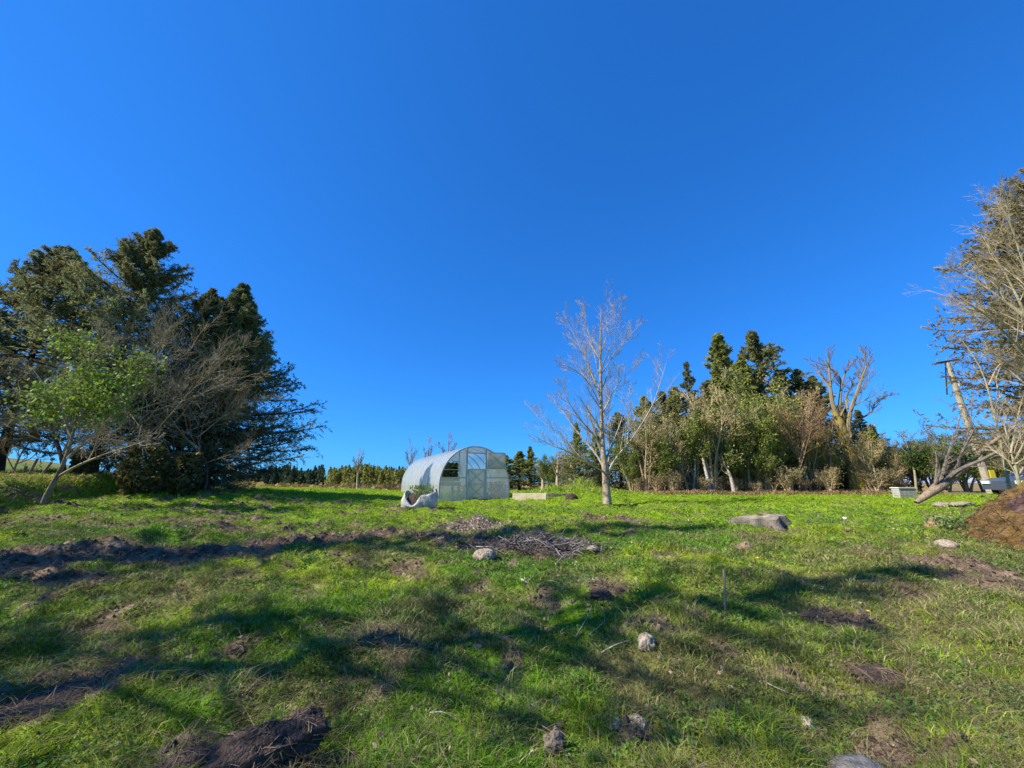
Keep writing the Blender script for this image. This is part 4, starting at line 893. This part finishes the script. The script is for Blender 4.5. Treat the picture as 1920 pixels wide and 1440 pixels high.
# ------------------------------------------------------------------ greenhouse
def greenhouse():
    a = np.array([-2.95, 16.0]); ang = R(26); zz = ZG(-2, 17)
    t = thing('greenhouse', 'arched polycarbonate greenhouse with steel frame and a two leaf door', 'greenhouse', (a[0], a[1], float(gz0(a[0], a[1]))-.03), ang)
    W, L, H, HS = 3.15, 8.0, 2.25, .62
    # local: x along front, y along length (back), z up
    def arch(k=28, dx=0):
        pts = [(0, 0), (0+.0, HS)]
        th_ = np.linspace(np.pi, 0, k)
        arc = [(W/2+W/2*math.cos(q), HS+(H-HS)*math.sin(q)) for q in th_]
        return np.array([(0, 0)]+[(0, HS*.5)]+arc+[(W, HS*.5)]+[(W, 0)])
    A = arch(); n_ = len(A)
    bays = 8
    # roof sheets: four polycarbonate sheets side by side
    for s in range(4):
        y0 = L*s/4+.01; y1 = L*(s+1)/4-.01
        V = np.array([(x, y, z) for y in (y0, y1) for x, z in A]); Q = np.array([(q, q+1, n_+q+1, n_+q) for q in range(n_-1)])
        obj('roof_sheet', mesh('roof_sheet', V, Q, None, True), M_poly, t)
    for s in range(9):
        y = L*s/8; pts = np.array([[(x, y, z) for x, z in A]]); pts[0, :, 0] = W/2+(pts[0, :, 0]-W/2)*.985; pts[0, :, 2] *= .99
        
        V, Q = tubes(pts, np.full((1, n_), .035 if s == 0 else .02), 4); obj('arch_rib', mesh('arch_rib', V, Q, None, False), M_alu, t)
    for z_, x_ in ((.02, .03), (HS, .03), (.02, W-.03), (HS, W-.03), (H-.05, W/2)):
        V, Q = bar((x_, 0.04, z_), (x_, L-.04, z_), .012); obj('purlin', mesh('purlin', V, Q), M_alu, t)
    # top of front wall at x
    def top(x): return HS+(H-HS)*math.sqrt(max(0, 1-((x-W/2)/(W/2))**2))
    def panel(name, x0, x1, z0, z1, y, m=M_polyfront):
        xs = np.linspace(x0, x1, 9); zt = np.array([min(z1, top(x)) for x in xs]); zt = np.maximum(zt, z0)
        V = np.array([(x, y, z0) for x in xs]+[(x, y, z) for x, z in zip(xs, zt)]); Q = np.array([(q, q+1, 9+q+1, 9+q) for q in range(8)])
        return obj(name, mesh(name, V, Q), m, t)
    D0, D1, DT = 1.16, 2.02, 1.95      # door opening
    WB, WT = .93, 1.58
    panel('front_panel', .02, D0, 0.02, WB, 0.0)
    panel('front_panel', D0-.34, D0, WB, 9, 0.0)
    panel('front_panel', .40, D0-.34, WT, 9, 0.0)
    panel('front_panel', D0, D1, DT, 9, 0.0)
    panel('front_panel', D1, W-.02, 0.02, WB, 0.0)
    panel('front_panel', D1, W-.02, WB, 1.32, 0.0); panel('front_panel', D1, W-.02, 1.32, 9, 0.0)
    panel('back_panel', .02, W-.02, .02, 9, L)
    f = []
    for x in (D0, D1): f.append(bar((x, -.02, 0), (x, -.02, top(x)), .045))
    f += [bar((0.10, -.02, WB), (D0-.04, -.02, WB), .03), bar((D1+.04, -.02, WB), (W-.03, -.02, WB), .03), bar((D1+.04, -.02, 1.32), (W-.1, -.02, 1.32), .03),
          bar((D0-.34, -.02, WB), (D0-.34, -.02, top(D0-.34)), .025), bar((.52, -.02, WT), (D0-.36, -.02, WT), .025), bar((D0+.03, -.02, DT), (D1-.03, -.02, DT), .03),
          bar((0.03, -.02, .03), (D0-.04, -.02, .03), .03), bar((D1+.04, -.02, .03), (W-.03, -.02, .03), .03), bar((.16,-.02,1.25),(D0-.36,-.02,1.25),.018)]
    V, Q = join(f); obj('front_frame', mesh('front_frame', V, Q), M_alu, t)
    # lower door leaf with two crosses
    def leaf(name, x0, x1, z0, z1, y, crosses, par, ry=0):
        o = obj(name, mesh(name, *box(x0+.02, x1-.02, y-.004, y+.004, z0+.02, z1-.02)), M_polyfront, par)
        f = [bar((x0, y-.02, z0), (x0, y-.02, z1), .026), bar((x1, y-.02, z0), (x1, y-.02, z1), .026), bar((x0+.03, y-.02, z0), (x1-.03, y-.02, z0), .026), bar((x0+.03, y-.02, z1), (x1-.03, y-.02, z1), .026)]
        for q in range(crosses):
            a_, b_ = z0+(z1-z0)*q/crosses+.03, z0+(z1-z0)*(q+1)/crosses-.03
            f += [bar((x0+.03, y-.03, a_), (x1-.03, y-.03, b_), .016), bar((x0+.03, y-.034, b_), (x1-.03, y-.034, a_), .016)]
            if q: f.append(bar((x0+.03, y-.02, a_-.03), (x1-.03, y-.02, a_-.03), .02))
        V, Q = join(f); obj('brace_frame', mesh('brace_frame', V, Q), M_alu, o); return o
    leaf('lower_door_leaf', D0+.06, D1-.06, .05, 1.28, -.05, 2, t)
    leaf('upper_door_leaf', D1+.06, D1+.06+.80, 1.36, 1.98, -.12, 1, t)
    rng = np.random.default_rng(161)
    def plants(cx, cy, w_, h_, n_, z0=0.):
        cs = np.stack([cx+rng.normal(size=n_)*w_*.5, np.maximum(cy+rng.normal(size=n_)*.3, .2), z0+rng.random(n_)*h_], -1); return cs
    o_ = thing('potted_plants', 'dark leafy plants growing inside the greenhouse behind the front panels', 'plants', t.location, ang)
    cs = np.concatenate([plants(2.75, .6, .45, .75, 700), plants(.75, 1.0, .30, .75, 4500, .8), plants(2.3, 3, .8, .6, 600)])
    V, Q = leaves(cs, .10, aspect=.5, rng=rng); obj('leaves', mesh('leaves', V, Q, np.repeat(mixc((.02,.04,.012), (.05,.08,.02), rng.random(len(cs))), 4, 0)), M_leaf, o_)
    V, Q = join([box(.1, 1.1, .5, 1.5, .6, .75), box(.12, .2, .55, .63, 0, .6), box(1.0, 1.08, .55, .63, 0, .6), box(.12, .2, 1.4, 1.48, 0, .6), box(1.0, 1.08, 1.4, 1.48, 0, .6), box(2.2, 3.0, .3, 3.6, .0, .15)]); obj('staging_bench', mesh('staging_bench', V, Q), M_woodold, o_)
greenhouse()

# ------------------------------------------------------------------ white bulk bag with weeds
c = GP(782, 952); c[1] += .35
t = thing('bulk_bag', 'torn white builders bag full of soil and weeds on the grass before the greenhouse', 'bag', (c[0], c[1], ZG(c[0], c[1])-.03), .1, None, (.66, .66, .85))
nu = 64; th = np.linspace(0, 2*np.pi, nu, endpoint=False); rows = []
rim = .50+.04*np.sin(th*3+1)+.03*np.cos(th*2); rim = rim-.46*np.exp(-((np.angle(np.exp(1j*(th-R(248))))/.42)**2))+.07*np.exp(-((np.angle(np.exp(1j*(th-R(8))))/.35)**2))+.06*np.exp(-((np.angle(np.exp(1j*(th-R(178))))/.3)**2))+.10*(fbm(np.cos(th)*5+3, np.sin(th)*5, 177, 2)-.5)
rim = np.maximum(rim, .06)
for q, (k, o_) in enumerate(((1.0, 0), (1.08, .25), (1.08, .55), (1.0, .85), (.98, 1.0), (.92, .95), (.90, .6))):
    rx, ry = .78*k, .55*k; sq = (np.abs(np.cos(th))**4+np.abs(np.sin(th))**4)**-.25*.93
    wob = 1+.16*(fbm(np.cos(th)*7+q*.5+5, np.sin(th)*7, 171, 3)-.5)*2
    rows.append(np.stack([np.cos(th)*rx*sq*wob, np.sin(th)*ry*sq*wob, rim*o_], -1))
V = np.concatenate(rows); Q = []
for r_ in range(len(rows)-1):
    for q in range(nu): Q.append((r_*nu+q, r_*nu+(q+1) % nu, (r_+1)*nu+(q+1) % nu, (r_+1)*nu+q))
obj('bag', mesh('bag', V, np.array(Q), None, True), M_bag, t)
o = obj('soil', lump_mesh('soil', .66, .45, .34, .2, 3, 16), M_peat, t); o.location = (0, 0, .12)
rng = np.random.default_rng(172); n_ = 900; cs = np.stack([rng.normal(size=n_)*.28, rng.normal(size=n_)*.2, .25+rng.random(n_)*.5], -1); V, Q = leaves(cs, .08, np.tile([[0,0,1.]], (n_,1)), .4, rng=rng)
obj('weeds', mesh('weeds', V, Q, np.repeat(mixc((.10,.19,.02), (.28,.33,.08), rng.random(n_)), 4, 0)), M_leaf, t)
# ------------------------------------------------------------------ raised beds
def bed(label, px0, px1, pyb, pyt, Y_, m, dep=1.0, rz=0):
    a = P(px0, pyb, Y_); b2 = P(px1, pyb, Y_); L_ = b2[0]-a[0]; z0 = ZG(a[0]+.5, Y_)-.02; H_ = P(px0, pyt, Y_)[2]-z0
    t = thing('raised_bed', label, 'raised bed', (a[0], Y_, z0), rz, 'timber raised beds beside the greenhouse')
    V, Q = box(0, L_, 0, .05, 0, H_); obj('side_board', mesh('side_board', V, Q), m, t)
    V, Q = box(0, L_, dep-.05, dep, 0, H_); obj('side_board', mesh('side_board', V, Q), m, t)
    V, Q = box(.002, .05, .052, dep-.052, 0, H_-.01); obj('end_board', mesh('end_board', V, Q), m, t)
    V, Q = box(L_-.05, L_-.002, .052, dep-.052, 0, H_-.01); obj('end_board', mesh('end_board', V, Q), m, t)
    V, Q = box(.052, L_-.052, .052, dep-.052, 0, H_-.06); obj('soil', mesh('soil', V, Q), M_peat, t)
bed('pale new timber raised bed just right of the greenhouse', 961, 1024, 940, 925, 16.3, M_wood, .6, -.16)
bed('darker weathered timber raised bed right of the pale one', 1027, 1068, 937, 926, 18.4, M_woodold)
o = obj('soil_heap', lump_mesh('soil_heap', .28, .25, .2, .3, 8), M_peat, None, (P(1071, 936, 18)[0], 18, ZG(2, 18)+.03)); setp(o, 'small black heap at the right end of the weathered raised bed', 'heap')

# ------------------------------------------------------------------ stump, stake, brush pile, stones, clods
c = G(1428, 984); c[2] = ZG(c[0], c[1])
t = thing('tree_stump', 'low broad cut tree stump sitting in the grass on the right', 'tree stump', c, .1)
nu = 56; th = np.linspace(0, 2*np.pi, nu, endpoint=False); fl = 1+.16*np.sin(th*3+1)+.09*np.sin(th*7)+.06*np.sin(th*11+2)
rows = [np.stack([np.cos(th)*.64*k*(1+(fl-1)*w_), np.sin(th)*.5*k*(1+(fl-1)*w_), np.full(nu, z_)+.02*np.sin(th*5)*(z_ > .1)], -1) for k, z_, w_ in ((1.05,-.08,2.0),(.93,.03,1.4),(.86,.09,1),(.80,.13,1))]
rows[-1][:, 2] += .03*np.cos(th)
V = np.concatenate(rows); Q = np.array([(r_*nu+q, r_*nu+(q+1) % nu, (r_+1)*nu+(q+1) % nu, (r_+1)*nu+q) for r_ in range(3) for q in range(nu)])
obj('bark', mesh('bark', V, Q, None, True), M_bark, t)
V = np.concatenate([rows[-1], rows[-1]*np.array([.5,.5,1])+np.array([0,0,.012]), np.tile(rows[-1].mean(0)+np.array([0,0,.015]), (nu, 1))]); Q = np.array([(r_*nu+q, r_*nu+(q+1) % nu, (r_+1)*nu+(q+1) % nu, (r_+1)*nu+q) for r_ in range(2) for q in range(nu)])
obj('cut_face', mesh('cut_face', V, Q, None, False), M_endgrain, t)
a = GP(1358, 1146); b2 = P(1357, 1068, a[1]); V, Q = tubes(np.array([[np.array([0,0,-.1]), (b2-a)*.5+(.006,0,0), b2-a]]), np.array([[.013,.012,.011]]), 6, True)
o = obj('wooden_stake', mesh('wooden_stake', V, Q), M_endgrain, None, a); setp(o, 'thin pale upright stick pushed into the grass', 'stake')
# brush pile
c = GP(1000, 1026); t = thing('brush_pile', 'heap of dead grey sticks lying on burnt ground in the middle', 'brush pile', c)
rng = np.random.default_rng(181); n_ = 420; r_ = rng.normal(size=(n_, 2))*np.array([.55, .22]); hz = .13*np.exp(-(r_[:, 0]/.8)**2)*rng.random(n_); az = rng.normal(size=n_)*.6+rng.choice([0, .5, -.4], n_); ln = .12+.45*rng.random(n_)**1.6
d = np.stack([np.cos(az), np.sin(az), rng.normal(size=n_)*.28], -1); p0 = np.stack([r_[:, 0], r_[:, 1], hz+.02], -1)
pts = np.stack([p0-d*ln[:, None]*.5, p0+rng.normal(size=(n_, 3))*.025, p0+d*ln[:, None]*.5], 1); pts[:, :, 2] = np.maximum(pts[:, :, 2], 0)+gz(pts[:, :, 0]+c[0], pts[:, :, 1]+c[1])-c[2]
rd = (.004+.009*rng.random(n_)**2)[:, None]*np.array([[1, .9, .6]])
V, Q = tubes(pts, rd, 5); cc = mixc((.09,.075,.07), (.40,.35,.30), rng.random(n_)**1.7)
obj('sticks', mesh('sticks', V, Q, np.repeat(cc, 15, 0)), M_leaf, t)
n_ = 1500; p = rng.normal(size=(n_, 2))*np.array([.7, .25]); cs = np.stack([p[:, 0], p[:, 1], gz(p[:, 0]+c[0], p[:, 1]+c[1])-c[2]+.01+.08*rng.random(n_)*np.exp(-(p[:, 0]/.6)**2)], -1); V, Q = leaves(cs, .05, aspect=.5, rng=rng)
obj('bark_litter', mesh('bark_litter', V, Q, np.repeat(mixc((.04,.03,.028), (.16,.12,.09), rng.random(n_)), 4, 0)), M_leaf, t)
c = GP(888, 988); n_ = 1300; rng = np.random.default_rng(182); p = rng.normal(size=(n_, 2))*np.array([.36, .3]); cs = np.stack([p[:, 0], p[:, 1], gz(p[:, 0]+c[0], p[:, 1]+c[1])-c[2]+.02+.08*rng.random(n_)*np.exp(-(p**2).sum(1)*6)], -1); V, Q = leaves(cs, .07, aspect=.45, rng=rng, flat=.6)
o = obj('wood_chips', mesh('wood_chips', V, Q, np.repeat(mixc((.30,.22,.16), (.62,.52,.38), rng.random(n_)), 4, 0)), M_leaf, None, c); setp(o, kind='stuff')
# stones and clods
def stone(px, py, wpx, m, label, seed, hs=.55, name='stone', cat='stone', sink=.5, amp=.38, dp=.8, rz=None):
    c = GP(px, py+wpx*.15); r = .43*wpx*math.hypot(c[0], c[1], c[2]-EYE)/F/math.hypot(1, (px-960)/F)**.5
    c[2] = ZG(c[0], c[1])
    o = obj(name, lump_mesh(name, r, r*dp, r*hs, amp, seed, 26, fine=.16), m, None, (c[0], c[1], c[2]+r*hs*(.5-sink))); o.rotation_euler = (0, 0, seed*1.3 if rz is None else rz); setp(o, label, cat); return o
stone(1213, 1202, 40, M_stone, 'round pale stone beside a bare twig right of centre', 1, .8)
stone(1195, 1352, 32, M_stone, 'larger of the two brownish stones in the dark hole near the bottom', 2, .75)
stone(1157, 1358, 26, M_stone, 'smaller of the two brownish stones in the dark hole near the bottom', 3, .75)
stone(985, 1086, 26, M_white, 'small white stone in shaded grass below the brush pile', 4, .4)
stone(910, 1036, 42, M_stone, 'mossy pale clump at the left front of the brush pile', 5, .7, amp=.35)
stone(1110, 1024, 32, M_stone, 'flat pale stone right of the brush pile', 6, .4)
stone(1628, 1452, 92, M_stonegrey, 'grey boulder cut by the bottom edge of the photo', 7, .5)
stone(1512, 1352, 24, M_wood, 'small yellowish stone near the lower right bare soil', 8, .6)
stone(1775, 1018, 30, M_stone, 'pale pinkish stone in front of the weeds left of the mound', 9, .6)
stone(1752, 985, 30, M_barkred, 'reddish stone left of the weeds by the mound', 10, .7)
stone(1583, 971, 10, M_white, 'tiny white stone on the grass right of the stump', 11, .6)
stone(895, 1210, 18, M_stonegrey, 'greyish half buried stone in the grass left of centre bottom', 12, .5)
stone(960, 1212, 14, M_stonegrey, 'small grey stone end beside the dark hollow at centre bottom', 13, 1.0)
stone(1060, 1010, 36, M_stonegrey, 'grey ashy stone at the right end of the brush pile', 14, .4)
stone(1000, 1322, 10, M_white, 'tiny pale pebble in the grass at the lower centre', 15, .6)
stone(350, 1258, 18, M_stonegrey, 'pale grey pebble in the shaded grass at the lower left', 16, .5)
def clod(px, py, wpx, label, seed, hs=.35, dp=.6, rz=0., m=None):
    o = stone(px, py, wpx*(.8 if wpx < 100 and seed != 27 else 1.0), m or M_peat, label, seed, hs*.9, 'soil_clod', 'soil clod', .3, .8, dp, rz)
    rng = np.random.default_rng(seed+300); me = o.data; nvt = len(me.vertices); co = np.empty(nvt*3); me.vertices.foreach_get('co', co); co = co.reshape(-1, 3)
    k = co[rng.integers(0, nvt, int(5+wpx*.8))]; k = k[k[:, 2] > -.01]; n_ = len(k); d = unit(rng.normal(size=(n_, 3))*np.array([1, .6, .25])); ln = .05+.10*rng.random(n_)
    pts = np.stack([k-d*ln[:, None]*.5, k+np.array([0, 0, .008]), k+d*ln[:, None]*.5-np.array([0, 0, .01])], 1)
    V, Q = tubes(pts, np.full((n_, 3), .0018), 3); obj('root_fibres', mesh('root_fibres', V, Q, np.repeat(mixc((.20,.13,.08), (.42,.32,.20), rng.random(n_)), 9, 0)), M_leaf, o)
clod(500, 1388, 165, 'long dark upturned turf sod at the lower left, its right end curled', 21, .38, .42, .35)
clod(350, 1425, 120, 'dark turf sod at the bottom left joining the long curled one', 22, .32, .5, .25)
clod(560, 1362, 80, 'reddish brown curled end of turf by the long sod', 27, .6, .7, .8, M_peat)
clod(440, 1216, 38, 'small grey brown soil clod in shaded grass left of the dandelion', 23, .6, .8)
clod(1125, 1112, 55, 'reddish soil clod in sunlit grass below the brush pile', 24, .5, .8)
clod(1160, 1108, 35, 'smaller crumbly clod to the right of the reddish one', 28, .5, .8)
clod(1650, 1262, 95, 'grey brown mole heap in the lower right grass', 25, .35, .7)
clod(100, 1305, 150, 'dark churned sod at the lower left edge', 26, .3, .5, .3)
clod(20, 1345, 120, 'dark churned sod cut by the left edge', 29, .3, .5, .2)
clod(1540, 1150, 70, 'left half of a low brown soil heap on the right', 30, .25, .6)
clod(1610, 1170, 60, 'right half of a low brown soil heap on the right', 31, .25, .6)
clod(1038, 1400, 40, 'upright rotten wood piece sticking out near the bottom centre', 32, 1.4, .7, .1, M_bark)
# fallen twigs
def twig(label, pts, r=.006, m=M_barkpale, lift=.03):
    w_ = [GP(px, py) for px, py in pts]; b0 = w_[0].copy(); w2 = [q-b0+np.array([0, 0, lift+.02*math.sin(k*2)]) for k, q in enumerate(w_)]
    pp, rr_ = resample(w2, [r, r*.5], 8); V, Q = tubes(pp[None], rr_[None], 5, True); o = obj('fallen_twig', mesh('fallen_twig', V, Q), m, None, b0); setp(o, label, 'twig', 'dead twigs lying in the grass')
twig('longest pale twig running from the round pale stone to lower left', [(1127,1232),(1155,1220),(1187,1202)], .007)
twig('forked pale twig standing above the left of the round pale stone', [(1105,1197),(1130,1180),(1138,1165),(1129,1142)], .006)
twig('thin twig left of the forked one', [(1080,1200),(1100,1172),(1110,1138)], .005)
twig('thin twig below the white stone', [(1003,1112),(1022,1093),(1062,1098)], .006)
twig('bent twig right of the brush pile', [(1042,1062),(1068,1038),(1098,1048)], .009)
twig('short twig near the bottom centre left', [(805,1347),(830,1350),(856,1354)], .005)
twig('twig lying across the dark hollow at the centre bottom', [(925,1199),(945,1204),(964,1208)], .005)
twig('twig at the lower right near the yellowish stone', [(1440,1290),(1465,1308),(1500,1312)], .004)
# dandelions
def dandelion(px, py, label, r=.016):
    c = GP(px, py+6); t = thing('dandelion', label, 'flower', c, 0, 'yellow dandelions'); k = 1
    V, Q = bar((0,0,-.01), (0,0,.055), .0025, .0025, 5); obj('stalk', mesh('stalk', V, Q), M_grassstalk, t)
    n_ = 60; a_ = np.linspace(0, 12*np.pi, n_); rr_ = np.linspace(.3, 1, n_)
    V = []; 
    for q in range(n_):
        d = np.array([math.cos(a_[q]+q*.37), math.sin(a_[q]+q*.37), .9-.8*rr_[q]]); d /= np.linalg.norm(d); s = np.array([-d[1], d[0], 0])*.12*r; o_ = np.array([0,0,.055])
        V += [o_-s, o_+s, o_+d*r+s, o_+d*r-s]
    obj('petals', mesh('petals', np.array(V), np.arange(n_*4).reshape(-1, 4)), M_petal, t)
M_grassstalk = mat('green_stalk', (.15,.25,.06), (.12,.2,.05), 9, .6)
dandelion(571, 1229, 'yellow dandelion in the shaded grass left of centre', .022)
dandelion(1421, 1049, 'yellow dandelion in the sunlit grass above the upright stick', .034)
dandelion(1630, 1152, 'faint yellow dandelion by the low brown soil heap', .016)
# scattered pale litter and leaves
x, y = scatter(5200, 1.8, 10); cs = np.stack([x, y, gz(x, y)+.03], -1); V, Q = leaves(cs, .03*(np.maximum(y, 3)/3)**.5*(.5+RNG.random(len(x))), aspect=.6, flat=.7)
o = obj('dead_leaves', mesh('dead_leaves', V, Q, np.repeat(mixc((.16,.11,.06), (.56,.46,.32), RNG.random(len(x))**1.4), 4, 0)), M_leaf); setp(o, kind='stuff')
